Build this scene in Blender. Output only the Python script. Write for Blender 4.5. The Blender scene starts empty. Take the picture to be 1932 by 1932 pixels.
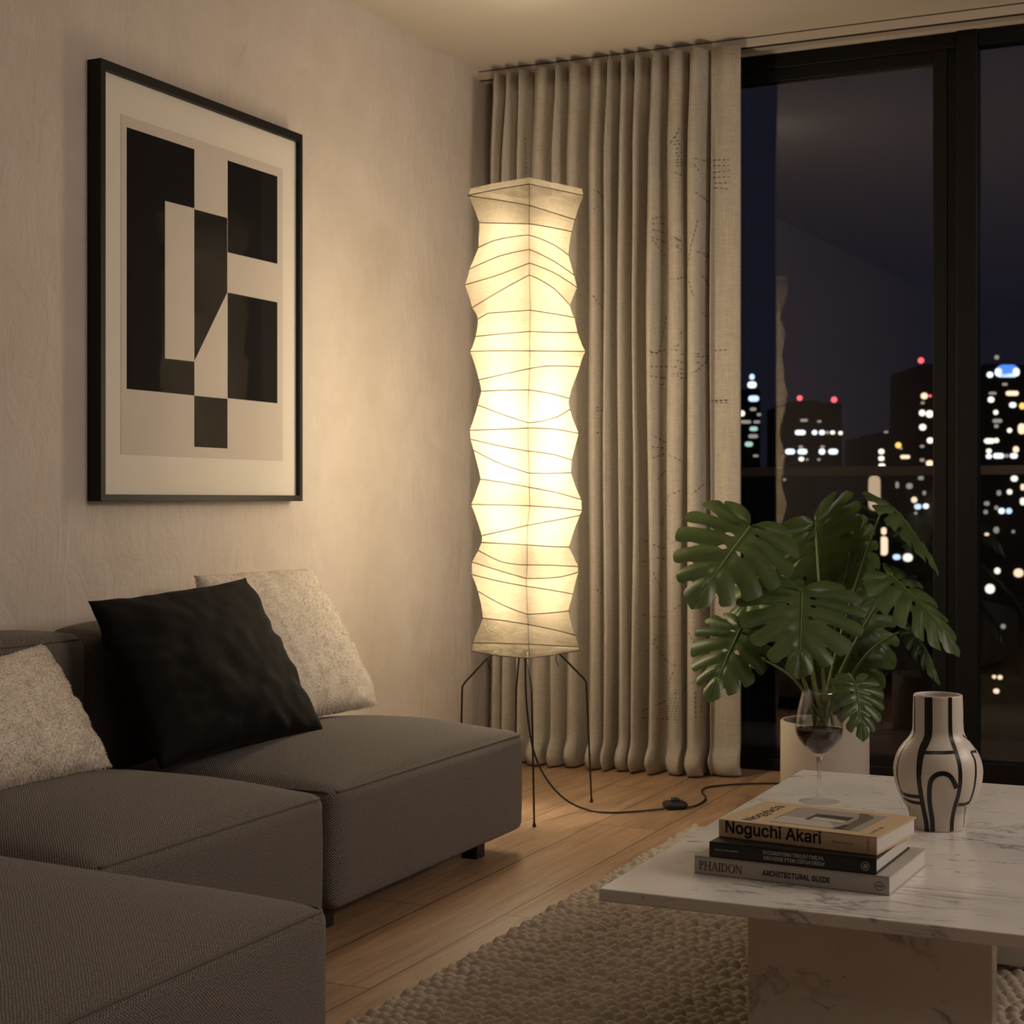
import bpy, bmesh, math, random
import numpy as np
from mathutils import Vector, Matrix, noise
from mathutils.bvhtree import BVHTree
random.seed(7)
PI = math.pi
S = bpy.context.scene
COL = S.collection
Q = Vector

# ------------------------------------------------------------------ camera
FPX, CXP, HOR, W = 3024.0, 966.0, 945.0, 1932
A = math.radians(25.06)
CAM = Q((2.775, 0.0, 1.0))
RT = Q((math.cos(A), math.sin(A), 0)); FW = Q((-math.sin(A), math.cos(A), 0)); UP = Q((0, 0, 1))
cd = bpy.data.cameras.new('camera'); co = bpy.data.objects.new('camera', cd); COL.objects.link(co)
co.location = CAM; co.rotation_euler = (PI/2, 0, A)
cd.sensor_width = 36; cd.lens = FPX/W*36; cd.shift_y = (HOR-966)/W
cd.clip_start = 0.05; cd.clip_end = 4000
cd.dof.use_dof = True; cd.dof.focus_distance = 3.4; cd.dof.aperture_fstop = 9.0
S.camera = co

def ray(px, py): return RT*((px-CXP)/FPX) + FW + UP*((HOR-py)/FPX)
def at_d(px, py, d): return CAM + ray(px, py)*d
def on_z(px, py, z): r = ray(px, py); return CAM + r*((z-CAM.z)/r.z)
def on_x(px, py, x): r = ray(px, py); return CAM + r*((x-CAM.x)/r.x)
def on_y(px, py, y): r = ray(px, py); return CAM + r*((y-CAM.y)/r.y)

# ------------------------------------------------------------------ object helpers
def link(name, me, mat=None, parent=None, smooth=False):
    o = bpy.data.objects.new(name, me); COL.objects.link(o)
    if mat is not None:
        me.materials.clear()
        for m in (mat if isinstance(mat, (list, tuple)) else [mat]): me.materials.append(m)
    if smooth:
        me.polygons.foreach_set('use_smooth', [True]*len(me.polygons)); me.update()
    if parent is not None:
        o.parent = parent
        o.matrix_parent_inverse = Matrix.Translation(parent.location).inverted()
    return o
def tag(o, label, cat, group=None, kind=None):
    o['label'] = label; o['category'] = cat
    if group: o['group'] = group
    if kind: o['kind'] = kind
    return o
def thing(name, label, cat, loc=(0, 0, 0), group=None):
    o = bpy.data.objects.new(name, None); COL.objects.link(o); o.location = loc
    o.empty_display_size = .05
    return tag(o, label, cat, group)
def struct(name, me, mat, parent=None, smooth=False):
    o = link(name, me, mat, parent, smooth)
    if parent is None: o['kind'] = 'structure'
    return o

class MB:
    """collects shapes into ONE mesh"""
    def __init__(s): s.bm = bmesh.new()
    def box(s, a, b, bev=0, M=None, seg=2):
        r = bmesh.ops.create_cube(s.bm, size=1)
        vs = r['verts']
        for v in vs:
            v.co = Q((a[0]+(v.co.x+.5)*(b[0]-a[0]), a[1]+(v.co.y+.5)*(b[1]-a[1]), a[2]+(v.co.z+.5)*(b[2]-a[2])))
        if bev:
            es = list({e for v in vs for e in v.link_edges})
            g = bmesh.ops.bevel(s.bm, geom=es, offset=bev, segments=seg, profile=.5, affect='EDGES')
            vs = list({v for f in g['faces'] for v in f.verts} | {v for v in vs if v.is_valid})
        if M is not None:
            for v in vs: v.co = M @ v.co
        return s
    def tube(s, pts, rad, n=8, caps=True, closed=False):
        pts = [Q(p) for p in pts]; N = len(pts)
        rad = rad if isinstance(rad, (list, tuple)) else [rad]*N
        t0 = (pts[1]-pts[0]).normalized()
        nrm = t0.orthogonal().normalized(); rings = []
        for i, p in enumerate(pts):
            if closed: t = (pts[(i+1) % N]-pts[i-1])
            else: t = pts[min(i+1, N-1)]-pts[max(i-1, 0)]
            t = t.normalized() if t.length > 1e-9 else t0
            nrm = (nrm - t*nrm.dot(t)).normalized(); bn = t.cross(nrm)
            rings.append([s.bm.verts.new(p + (nrm*math.cos(2*PI*k/n)+bn*math.sin(2*PI*k/n))*rad[i]) for k in range(n)])
        for i in range(N if closed else N-1):
            a, b = rings[i], rings[(i+1) % N]
            for k in range(n): s.bm.faces.new((a[k], a[(k+1) % n], b[(k+1) % n], b[k]))
        if caps and not closed:
            s.bm.faces.new(rings[0][::-1]); s.bm.faces.new(rings[-1])
        return s
    def lathe(s, prof, c=(0, 0, 0), n=48):
        c = Q(c); rings = []
        for r, z in prof:
            if r < 1e-6: rings.append([s.bm.verts.new(c+Q((0, 0, z)))])
            else: rings.append([s.bm.verts.new(c+Q((r*math.cos(2*PI*k/n), r*math.sin(2*PI*k/n), z))) for k in range(n)])
        for a, b in zip(rings, rings[1:]):
            for k in range(n):
                k2 = (k+1) % n
                if len(a) == 1 and len(b) == 1: continue
                if len(a) == 1: s.bm.faces.new((a[0], b[k2], b[k]))
                elif len(b) == 1: s.bm.faces.new((a[k], a[k2], b[0]))
                else: s.bm.faces.new((a[k], a[k2], b[k2], b[k]))
        return s
    def poly(s, pts, th=None):
        """flat polygon, optionally a prism by vector th"""
        vs = [s.bm.verts.new(Q(p)) for p in pts]; f = s.bm.faces.new(vs)
        if th is not None:
            th = Q(th); v2 = [s.bm.verts.new(Q(p)+th) for p in pts]
            s.bm.faces.new(v2[::-1]); n = len(vs)
            for i in range(n): s.bm.faces.new((vs[i], v2[i], v2[(i+1) % n], vs[(i+1) % n]))
        return s
    def mesh(s, name='m', fix=True):
        if fix: bmesh.ops.recalc_face_normals(s.bm, faces=s.bm.faces[:])
        me = bpy.data.meshes.new(name); s.bm.to_mesh(me); s.bm.free(); return me

def catmull(P, n=8, closed=False):
    P = [Q(p) for p in P]; out = []; N = len(P)
    for i in range(N if closed else N-1):
        if closed: a, b, c, d = P[i-1], P[i], P[(i+1) % N], P[(i+2) % N]
        else: a, b, c, d = P[max(i-1, 0)], P[i], P[i+1], P[min(i+2, N-1)]
        for k in range(n):
            t = k/n
            out.append(.5*((2*b)+(c-a)*t+(2*a-5*b+4*c-d)*t*t+(3*b-a-3*c+d)*t**3))
    if not closed: out.append(P[-1])
    return out
def sm(a, b, x):
    t = min(1, max(0, (x-a)/(b-a))); return t*t*(3-2*t)

# ------------------------------------------------------------------ materials
class NT:
    def __init__(s, name):
        s.m = bpy.data.materials.new(name); s.m.use_nodes = True
        s.t = s.m.node_tree; s.t.nodes.clear()
        s.out = s.n('ShaderNodeOutputMaterial')
    def n(s, t, **kw):
        x = s.t.nodes.new(t)
        for k, v in kw.items():
            if k.startswith('_'): x.inputs[k[1:].replace('_', ' ')].default_value = v
            else: setattr(x, k, v)
        return x
    def l(s, a, b): s.t.links.new(a, b)
    def bsdf(s, col=(.8, .8, .8), rough=.6, **kw):
        b = s.n('ShaderNodeBsdfPrincipled')
        b.inputs['Base Color'].default_value = (*col, 1); b.inputs['Roughness'].default_value = rough
        for k, v in kw.items(): b.inputs[k].default_value = v
        s.l(b.outputs[0], s.out.inputs[0]); return b
    def coord(s, which='Object', scale=(1, 1, 1), rot=(0, 0, 0), loc=(0, 0, 0)):
        c = s.n('ShaderNodeTexCoord'); mp = s.n('ShaderNodeMapping')
        mp.inputs['Scale'].default_value = scale; mp.inputs['Rotation'].default_value = rot; mp.inputs['Location'].default_value = loc
        s.l(c.outputs[which], mp.inputs['Vector']); return mp.outputs[0]
    def noise(s, vec, scale, detail=4, rough=.55, dist=0):
        x = s.n('ShaderNodeTexNoise'); x.inputs['Scale'].default_value = scale; x.inputs['Detail'].default_value = detail
        x.inputs['Roughness'].default_value = rough; x.inputs['Distortion'].default_value = dist
        s.l(vec, x.inputs['Vector']); return x.outputs['Fac']
    def ramp(s, f, stops):
        x = s.n('ShaderNodeValToRGB'); e = x.color_ramp.elements
        while len(e) > 1: e.remove(e[-1])
        for i, (p, c) in enumerate(stops):
            el = e[0] if i == 0 else e.new(p)
            el.position = p; el.color = (*c, 1) if len(c) == 3 else c
        s.l(f, x.inputs[0]); return x.outputs[0]
    def math(s, op, a, b=None, clamp=False):
        x = s.n('ShaderNodeMath', operation=op); x.use_clamp = clamp
        for i, v in enumerate((a, b)):
            if v is None: continue
            if isinstance(v, (int, float)): x.inputs[i].default_value = v
            else: s.l(v, x.inputs[i])
        return x.outputs[0]
    def mix(s, f, a, b, blend='MIX'):
        x = s.n('ShaderNodeMix', data_type='RGBA', blend_type=blend)
        for k, v in ((0, f), (6, a), (7, b)):
            if isinstance(v, (int, float)): x.inputs[k].default_value = v
            elif isinstance(v, tuple): x.inputs[k].default_value = (*v, 1)
            else: s.l(v, x.inputs[k])
        return x.outputs[2]
    def bump(s, h, strength, dist, b, prev=None):
        x = s.n('ShaderNodeBump'); x.inputs['Strength'].default_value = strength; x.inputs['Distance'].default_value = dist
        s.l(h, x.inputs['Height'])
        if prev is not None: s.l(prev, x.inputs['Normal'])
        if b is not None: s.l(x.outputs[0], b.inputs['Normal'])
        return x.outputs[0]

def plain(name, col, rough=.5, **kw):
    t = NT(name); t.bsdf(col, rough, **kw); return t.m
def emit(name, col, st):
    t = NT(name); e = t.n('ShaderNodeEmission'); e.inputs[0].default_value = (*col, 1); e.inputs[1].default_value = st
    t.l(e.outputs[0], t.out.inputs[0]); return t.m

# plaster wall
def mk_plaster():
    t = NT('plaster'); b = t.bsdf((.6, .5, .42), .85)
    v = t.coord()
    big = t.noise(v, 1.3, 5, .6, .4); mid = t.noise(v, 6, 5, .6, .6)
    c = t.ramp(big, [(.3, (.56, .485, .425)), (.7, (.65, .575, .515))])
    c = t.mix(.35, c, t.ramp(mid, [(.35, (.55, .47, .40)), (.7, (.70, .62, .55))]))
    t.l(c, b.inputs['Base Color'])
    vt = t.coord(scale=(1, 1, .45))
    h1 = t.noise(vt, 9, 6, .6, 1.2); h2 = t.noise(v, 45, 6, .65, .5)
    # trowel scars: a few sharp pits
    s0 = t.noise(t.coord(scale=(1, 2.2, .8)), 16, 3, .5, 2.2)
    m0 = t.noise(v, 2.6, 2, .5)
    scar = t.math('MULTIPLY', t.ramp(s0, [(.62, (0, 0, 0)), (.68, (1, 1, 1))]), t.ramp(m0, [(.5, (0, 0, 0)), (.58, (1, 1, 1))]))
    n1 = t.bump(h1, .55, .014, None)
    n2 = t.bump(h2, .45, .004, None, n1)
    t.bump(scar, -.9, .003, b, n2)
    return t.m
def mk_ceiling():
    t = NT('ceiling_paint'); b = t.bsdf((.62, .55, .47), .9)
    t.bump(t.noise(t.coord(), 60, 4), .08, .002, b); return t.m
def mk_floor():
    t = NT('oak_floor'); b = t.bsdf((.4, .25, .14), .42)
    c0 = t.n('ShaderNodeTexCoord'); sx = t.n('ShaderNodeSeparateXYZ'); t.l(c0.outputs['Object'], sx.inputs[0])
    cb = t.n('ShaderNodeCombineXYZ'); t.l(sx.outputs[1], cb.inputs[0])
    t.l(t.math('ADD', sx.outputs[0], -.906+.213*10), cb.inputs[1])
    br = t.n('ShaderNodeTexBrick'); br.offset = .37; br.offset_frequency = 2; br.squash = 1
    t.l(cb.outputs[0], br.inputs['Vector'])
    for k, v in (('Scale', 1), ('Mortar Size', .0019), ('Mortar Smooth', .2), ('Bias', 0), ('Brick Width', 1.75), ('Row Height', .213)): br.inputs[k].default_value = v
    br.inputs['Color1'].default_value = (0, 0, 0, 1); br.inputs['Color2'].default_value = (1, 1, 1, 1); br.inputs['Mortar'].default_value = (.5, .5, .5, 1)
    # grain, shifted per plank
    sh = t.n('ShaderNodeVectorMath', operation='MULTIPLY_ADD'); t.l(br.outputs['Color'], sh.inputs[0]); sh.inputs[1].default_value = (3, 7, 5); t.l(c0.outputs['Object'], sh.inputs[2])
    mp = t.n('ShaderNodeMapping'); mp.inputs['Scale'].default_value = (16, 1.1, 1); t.l(sh.outputs[0], mp.inputs[0])
    g1 = t.noise(mp.outputs[0], 1.3, 6, .6, 1.5)
    mp2 = t.n('ShaderNodeMapping'); mp2.inputs['Scale'].default_value = (90, 2.5, 1); t.l(sh.outputs[0], mp2.inputs[0])
    g2 = t.noise(mp2.outputs[0], 1.5, 3, .6, .4)
    c = t.ramp(g1, [(.30, (.20, .118, .066)), (.5, (.345, .213, .123)), (.70, (.44, .285, .17))])
    c = t.mix(.28, c, t.ramp(g2, [(.3, (.2, .12, .07)), (.6, (.42, .28, .17))]))
    tint = t.ramp(br.outputs['Color'], [(0, (.9, .88, .86)), (1, (1.08, 1.05, 1.02))])
    c = t.mix(1, c, tint, 'MULTIPLY')
    c = t.mix(br.outputs['Fac'], c, (.05, .03, .02))
    t.l(c, b.inputs['Base Color'])
    n = t.bump(t.math('SUBTRACT', 1, br.outputs['Fac']), .5, .002, None)
    t.bump(g2, .12, .002, b, n)
    return t.m
def mk_marble():
    t = NT('marble'); b = t.bsdf((.7, .68, .66), .22)
    v = t.coord(rot=(0, 0, .5))
    d = t.noise(v, 3, 5, .6)
    base = t.ramp(d, [(.3, (.66, .63, .605)), (.7, (.80, .77, .745))])
    # long thin veins
    n1 = t.noise(t.coord(scale=(1, 2.6, 1.6), rot=(.3, .2, .35)), 2.6, 7, .62, .9)
    v1 = t.math('ABSOLUTE', t.math('SUBTRACT', n1, .5))
    f1 = t.ramp(v1, [(0, (1, 1, 1)), (.012, (.25, .25, .25)), (.035, (0, 0, 0))])
    msk = t.ramp(t.noise(v, 2.2, 3), [(.46, (0, 0, 0)), (.62, (1, 1, 1))])
    f1 = t.math('MULTIPLY', f1, msk)
    # short flecks
    n2 = t.noise(t.coord(scale=(1, 2.8, 2.2), rot=(.2, .4, -.25)), 15, 4, .6, .8)
    f2 = t.ramp(n2, [(.625, (0, 0, 0)), (.71, (1, 1, 1))])
    c = t.mix(t.math('MULTIPLY', f1, .75), base, (.16, .145, .135))
    c = t.mix(t.math('MULTIPLY', f2, .7), c, (.14, .13, .125))
    t.l(c, b.inputs['Base Color']); return t.m
def mk_weave(name, dark, light, f):
    t = NT(name); b = t.bsdf(light, .9)
    b.inputs['Sheen Weight'].default_value = .15
    uv = t.n('ShaderNodeUVMap'); sx = t.n('ShaderNodeSeparateXYZ')
    wob = t.n('ShaderNodeTexNoise'); wob.inputs['Scale'].default_value = 14; t.l(uv.outputs[0], wob.inputs['Vector'])
    ad = t.n('ShaderNodeVectorMath', operation='MULTIPLY_ADD'); t.l(wob.outputs['Color'], ad.inputs[0]); ad.inputs[1].default_value = (.008, .008, 0); t.l(uv.outputs[0], ad.inputs[2])
    t.l(ad.outputs[0], sx.inputs[0])
    su = t.math('SINE', t.math('MULTIPLY', sx.outputs[0], f)); sv = t.math('SINE', t.math('MULTIPLY', sx.outputs[1], f))
    h = t.math('MULTIPLY_ADD', t.math('MULTIPLY', su, sv), .5); h.node.inputs[2].default_value = .5
    spk = t.n('ShaderNodeTexNoise'); spk.inputs['Scale'].default_value = 320; spk.inputs['Detail'].default_value = 2; t.l(uv.outputs[0], spk.inputs['Vector'])
    c = t.ramp(h, [(.15, dark), (.8, light)])
    c2 = t.ramp(spk.outputs['Fac'], [(.35, (.55, .55, .55)), (.65, (1.25, 1.25, 1.25))])
    c = t.mix(1, c, c2, 'MULTIPLY')
    t.l(c, b.inputs['Base Color'])
    t.bump(h, .6, .0025, b)
    return t.m
def mk_linen():
    t = NT('linen'); b = t.bsdf((.6, .52, .42), .9)
    v = t.coord(scale=(30, 30, 220)); v2 = t.coord(scale=(240, 240, 14))
    a = t.noise(v, 1, 3); c2 = t.noise(v2, 1, 3)
    f = t.math('MULTIPLY', t.math('ADD', a, c2), .5)
    c = t.ramp(f, [(.35, (.41, .365, .305)), (.62, (.55, .50, .43))])
    t.l(c, b.inputs['Base Color'])
    tr = t.n('ShaderNodeBsdfTranslucent'); tr.inputs[0].default_value = (.5, .42, .32, 1)
    mx = t.n('ShaderNodeMixShader'); mx.inputs[0].default_value = .12
    t.l(b.outputs[0], mx.inputs[1]); t.l(tr.outputs[0], mx.inputs[2]); t.l(mx.outputs[0], t.out.inputs[0])
    t.bump(f, .25, .002, b); return t.m
def mk_paper():
    t = NT('washi_paper')
    v = t.coord(scale=(1, 1, 1.6))
    n = t.noise(v, 16, 7, .62, 1.0); fib = t.noise(t.coord(scale=(30, 30, 90)), 2, 5, .7)
    col = t.ramp(fib, [(.35, (.37, .302, .208)), (.65, (.435, .36, .255))])
    bm = t.bump(n, .55, .016, None)
    d = t.n('ShaderNodeBsdfDiffuse'); t.l(col, d.inputs[0]); t.l(bm, d.inputs['Normal'])
    tr = t.n('ShaderNodeBsdfTranslucent'); t.l(col, tr.inputs[0]); t.l(bm, tr.inputs['Normal'])
    tp = t.n('ShaderNodeBsdfTransparent'); tp.inputs[0].default_value = (1, .97, .9, 1)
    m1 = t.n('ShaderNodeMixShader'); m1.inputs[0].default_value = .55; t.l(d.outputs[0], m1.inputs[1]); t.l(tr.outputs[0], m1.inputs[2])
    m2 = t.n('ShaderNodeMixShader'); m2.inputs[0].default_value = .42; t.l(m1.outputs[0], m2.inputs[1]); t.l(tp.outputs[0], m2.inputs[2])
    t.l(m2.outputs[0], t.out.inputs[0]); return t.m
def mk_pane(name, f0, tint=(1, 1, 1), graze=1.0):
    """clear flat glass: fresnel mirror over transparency"""
    t = NT(name); g = t.n('ShaderNodeNewGeometry')
    dt = t.n('ShaderNodeVectorMath', operation='DOT_PRODUCT'); t.l(g.outputs['Incoming'], dt.inputs[0]); t.l(g.outputs['Normal'], dt.inputs[1])
    c = t.math('SUBTRACT', 1, t.math('ABSOLUTE', dt.outputs['Value']), True)
    f = t.math('MULTIPLY_ADD', t.math('POWER', c, 5), (1-f0)*graze); f.node.inputs[2].default_value = f0
    tp = t.n('ShaderNodeBsdfTransparent'); tp.inputs[0].default_value = (*tint, 1)
    gl = t.n('ShaderNodeBsdfGlossy'); gl.inputs['Roughness'].default_value = 0.0
    mx = t.n('ShaderNodeMixShader'); t.l(f, mx.inputs[0]); t.l(tp.outputs[0], mx.inputs[1]); t.l(gl.outputs[0], mx.inputs[2])
    t.l(mx.outputs[0], t.out.inputs[0]); return t.m
def mk_rug():
    t = NT('wool_loops'); b = t.bsdf((.4, .33, .26), .95)
    v = t.coord()
    c = t.ramp(t.noise(v, 38, 4, .7), [(.3, (.33, .27, .21)), (.7, (.56, .48, .39))])
    c = t.mix(.4, c, t.ramp(t.noise(t.coord(scale=(1, 1, 1)), 420, 2), [(.3, (.3, .25, .2)), (.7, (.6, .52, .43))]))
    t.l(c, b.inputs['Base Color']); t.bump(t.noise(v, 300, 3), .5, .002, b); return t.m
def mk_velvet():
    t = NT('black_velvet'); b = t.bsdf((.0055, .0042, .004), .8); b.inputs['Specular IOR Level'].default_value = .15
    b.inputs['Sheen Weight'].default_value = .07; b.inputs['Sheen Roughness'].default_value = .4; b.inputs['Sheen Tint'].default_value = (.45, .38, .34, 1)
    n1 = t.bump(t.noise(t.coord(), 6, 3, .45, .2), .25, .02, None)
    t.bump(t.noise(t.coord(), 600, 2), .2, .001, b, n1); return t.m
def mk_fur():
    t = NT('cream_fleece'); b = t.bsdf((.66, .58, .49), .95)
    b.inputs['Sheen Weight'].default_value = .2
    c = t.ramp(t.noise(t.coord(), 26, 4, .6), [(.3, (.72, .645, .555)), (.7, (.86, .79, .70))])
    t.l(c, b.inputs['Base Color']); t.bump(t.noise(t.coord(), 50, 4, .6), .5, .008, b); return t.m
def mk_pile():
    t = NT('cream_pile'); c = t.ramp(t.noise(t.coord(), 26, 4, .6), [(.3, (.76, .685, .595)), (.7, (.90, .835, .745))])
    d = t.n('ShaderNodeBsdfDiffuse'); tr = t.n('ShaderNodeBsdfTranslucent'); t.l(c, d.inputs[0]); t.l(c, tr.inputs[0])
    mx = t.n('ShaderNodeMixShader'); mx.inputs[0].default_value = .5
    t.l(d.outputs[0], mx.inputs[1]); t.l(tr.outputs[0], mx.inputs[2]); t.l(mx.outputs[0], t.out.inputs[0]); return t.m
def mk_leaf():
    t = NT('monstera_green'); b = t.bsdf((.03, .07, .015), .36)
    c = t.ramp(t.noise(t.coord(), 9, 3), [(.3, (.042, .072, .020)), (.7, (.082, .122, .034))])
    t.l(c, b.inputs['Base Color'])
    tr = t.n('ShaderNodeBsdfTranslucent'); tr.inputs[0].default_value = (.10, .16, .02, 1)
    mx = t.n('ShaderNodeMixShader'); mx.inputs[0].default_value = .12
    t.l(b.outputs[0], mx.inputs[1]); t.l(tr.outputs[0], mx.inputs[2]); t.l(mx.outputs[0], t.out.inputs[0])
    t.bump(t.noise(t.coord(), 40, 3), .12, .004, b); return t.m

M = dict(
    plaster=mk_plaster(), ceiling=mk_ceiling(), floor=mk_floor(), marble=mk_marble(),
    sofa=mk_weave('grey_weave', (.030, .026, .023), (.25, .21, .178), 1000.0),
    piping=plain('grey_piping', (.12, .10, .083), .85),
    linen=mk_linen(), paper=mk_paper(), rug=mk_rug(), velvet=mk_velvet(), fur=mk_fur(), pile=mk_pile(), leaf=mk_leaf(),
    stitch=plain('brown_thread', (.06, .037, .022), .9),
    rib=plain('bamboo_rib', (.07, .048, .026), .7),
    black_metal=plain('black_metal', (.012, .011, .010), .45),
    frame=plain('window_aluminium', (.0035, .003, .0027), .5, **{'Specular IOR Level': .3}),
    art_frame=plain('black_wood', (.011, .009, .007), .5, **{'Specular IOR Level': .25}),
    rubber=plain('black_rubber', (.010, .010, .010), .5),
    mat_board=plain('mat_board', (.74, .68, .60), .9), print_paper=plain('print_paper', (.60, .535, .475), .9),
    ink=plain('black_ink', (.0075, .0065, .006), .8, **{'Specular IOR Level': .1}),
    win_glass=mk_pane('window_glass', .060), art_glass=mk_pane('picture_glass', .006, (1, 1, 1), .3),
    rail_glass=mk_pane('rail_glass', .012, (.93, .95, .95)),
    pot=plain('pot_stone', (.50, .44, .375), .75), soil=plain('soil', (.03, .02, .013), .95),
    petiole=plain('petiole_green', (.13, .17, .055), .45), midrib=plain('midrib_green', (.12, .165, .05), .45),
    ceramic=plain('cream_glaze', (.60, .535, .46), .38), glaze_black=plain('black_glaze', (.008, .007, .007), .3),
    cover_cream=plain('cream_cover', (.55, .41, .25), .45), cover_black=plain('black_cover', (.010, .009, .009), .4),
    cover_grey=plain('grey_cover', (.42, .385, .345), .5), pages=plain('pages', (.62, .58, .53), .9),
    ink_dark=plain('book_ink', (.02, .015, .012), .5), ink_white=plain('white_ink', (.55, .53, .5), .5), ink_grey=plain('grey_ink', (.22, .15, .10), .5),
    ink_brown=plain('brown_ink', (.10, .045, .03), .5),
    photo_grey=plain('printed_grey', (.33, .29, .26), .45), photo_light=plain('printed_light', (.48, .44, .40), .45), photo_dark=plain('printed_dark', (.055, .04, .035), .45), photo_mid=plain('printed_mid', (.15, .115, .095), .45),
    pelmet=plain('pelmet_paint', (.50, .43, .36), .8), slot=plain('dark_slot', (.02, .016, .013), .9),
    bldg=plain('concrete_dark', (.035, .032, .032), .9), bldg_warm=plain('facade_stone', (.34, .27, .20), .9),
    balcony=plain('balcony_stone', (.06, .05, .045), .8), rail=plain('rail_metal', (.09, .065, .05), .45),
    dark_wall=plain('darkened_wall', (.16, .14, .125), .85),  # unseen walls darkened to cut their bounce and reflections
    foot=plain('black_plastic_foot', (.01, .009, .008), .5),
)
# clear glass for the goblet, wine
t = NT('goblet_glass'); gb = t.n('ShaderNodeBsdfGlass'); gb.inputs['IOR'].default_value = 1.48; gb.inputs['Roughness'].default_value = 0
tp = t.n('ShaderNodeBsdfTransparent'); mx = t.n('ShaderNodeMixShader'); mx.inputs[0].default_value = .6
t.l(gb.outputs[0], mx.inputs[1]); t.l(tp.outputs[0], mx.inputs[2]); t.l(mx.outputs[0], t.out.inputs[0]); M['goblet'] = t.m; M['bowl'] = mk_pane('bowl_glass', .075, (.97, .97, .97))
t = NT('red_wine'); b = t.bsdf((.035, .002, .004), .03); b.inputs['IOR'].default_value = 1.34; b.inputs['Transmission Weight'].default_value = .35; M['wine'] = t.m

# ------------------------------------------------------------------ room shell
YW = 5.82; H = 2.68; XR = 5.4; YB = -2.4
m = MB().box((-.2, YB-.2, -.15), (XR+.2, YW+.06, 0)).mesh(); struct('floor', m, M['floor'])
m = MB().box((-.2, YB-.2, H), (XR+.2, YW+.10, H+.2)).mesh(); struct('ceiling', m, M['ceiling'])
m = MB().box((-.2, YB, 0), (0, YW+.06, H)).mesh(); struct('wall_left', m, M['plaster'])
m = MB().box((XR, YB, 0), (XR+.2, YW+.06, H)).mesh(); struct('wall_right', m, M['dark_wall'])
m = MB().box((-.2, YB-.2, 0), (XR+.2, YB, H)).mesh(); struct('wall_back', m, M['dark_wall'])
m = MB().box((0, YW-.05, 0), (.10, YW+.06, H)).box((.10, YW-.05, 2.655), (XR, YW+.06, H)).mesh(); struct('wall_front', m, M['plaster'])
# curtain track: a slim pelmet strip with a dark slot, fixed to the ceiling
m = MB().box((.0, 5.625, H-.034), (XR, 5.70, H), .002).mesh(); tr = struct('trim_1', m, M['pelmet'])
m = MB().box((.0, 5.6235, H-.0035), (XR, 5.626, H-.0005)).box((.0, 5.632, H-.0345), (XR, 5.652, H-.0335)).mesh(); link('track_slot', m, M['slot'], tr)

# windows: sliding leaf on the left, fixed pane on the right
Z0, Z1 = .085, 2.555
def frame_bars(bars):
    b = MB()
    for a, c in bars: b.box(a, c, .003)
    return b.mesh()
wf = struct('window_1', frame_bars([
    ((.10, 5.785, .0), (1.80, 5.855, .045)), ((.10, 5.785, 2.60), (1.80, 5.855, 2.66)),       # outer frame
    ((.10, 5.785, .03), (.16, 5.855, 2.62)),
    ((.16, 5.80, .035), (1.765, 5.85, Z0)), ((.16, 5.80, Z1), (1.765, 5.85, 2.61)),            # leaf rails
    ((1.717, 5.795, .035), (1.765, 5.85, 2.61)), ((.16, 5.795, .035), (.215, 5.85, 2.61))]), M['frame'])
TILT = Matrix.Translation((.9625, 5.825, 0)) @ Matrix.Rotation(-.024, 4, 'Z')       # pane turned slightly to bring the lamp's reflection past the curtain edge
link('pane', MB().box((-.760, -.004, Z0-.01), (.760, .004, Z1+.01), 0, TILT).mesh(), M['win_glass'], wf)
wf = struct('window_2', frame_bars([
    ((1.80, 5.785, .0), (XR, 5.855, .083)), ((1.80, 5.785, 2.598), (XR, 5.855, 2.66)),
    ((1.80, 5.775, .0), (1.872, 5.86, 2.66)), ((1.765, 5.80, .035), (1.80, 5.84, 2.62)), ((3.62, 5.785, .0), (3.70, 5.855, 2.66)), ((XR-.07, 5.785, 0), (XR, 5.855, 2.66))]), M['frame'])
link('pane', MB().box((1.865, 5.818, .075), (XR-.06, 5.826, 2.605)).mesh(), M['win_glass'], wf)
# balcony beyond
struct('trim_2', MB().box((-1.5, YW+.07, -.2), (7, 7.25, -.03)).mesh(), M['balcony'])
rl = thing('balcony_railing', 'dark horizontal handrail with clear glass infill on the balcony outside', 'railing', (2, 7.1, -.03))
link('handrail', MB().box((-1.5, 7.08, 1.111), (7, 7.13, 1.153), .004).mesh(), M['rail'], rl)
link('glass_infill', MB().box((-1.5, 7.1, -.03), (7, 7.112, 1.115)).mesh(), M['rail_glass'], rl)
for xx in (-.4, 5.6):
    link('post', MB().box((xx, 7.085, -.03), (xx+.04, 7.125, 1.115), .003).mesh(), M['rail'], rl)

# ------------------------------------------------------------------ picture
def pic(px, py, x): p = on_x(140+px/2.147, 80+py/2.147, x); return p
fy0, fy1, fz0, fz1 = 3.318, 4.286, .999, 2.151
art = thing('framed_print', 'large black framed abstract print of black blocks on the plaster wall', 'picture', (.0, (fy0+fy1)/2, fz0))
fw_ = .017
b = MB()
for a, c in (((0.001, fy0, fz0), (.045, fy0+fw_+.003, fz1)), ((0.001, fy1-fw_, fz0), (.045, fy1, fz1)),
             ((0.001, fy0+fw_, fz0), (.045, fy1-fw_, fz0+.018)), ((0.001, fy0+fw_, fz1-.026), (.045, fy1-fw_, fz1))): b.box(a, c, .0012)
link('frame', b.mesh(), M['art_frame'], art)
link('mat_board', MB().box((.012, fy0+.01, fz0+.01), (.030, fy1-.01, fz1-.01)).mesh(), M['mat_board'], art)
XP = .031
yy0 = pic(190, 293, XP); yy1 = pic(845, 1695, XP)
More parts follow.
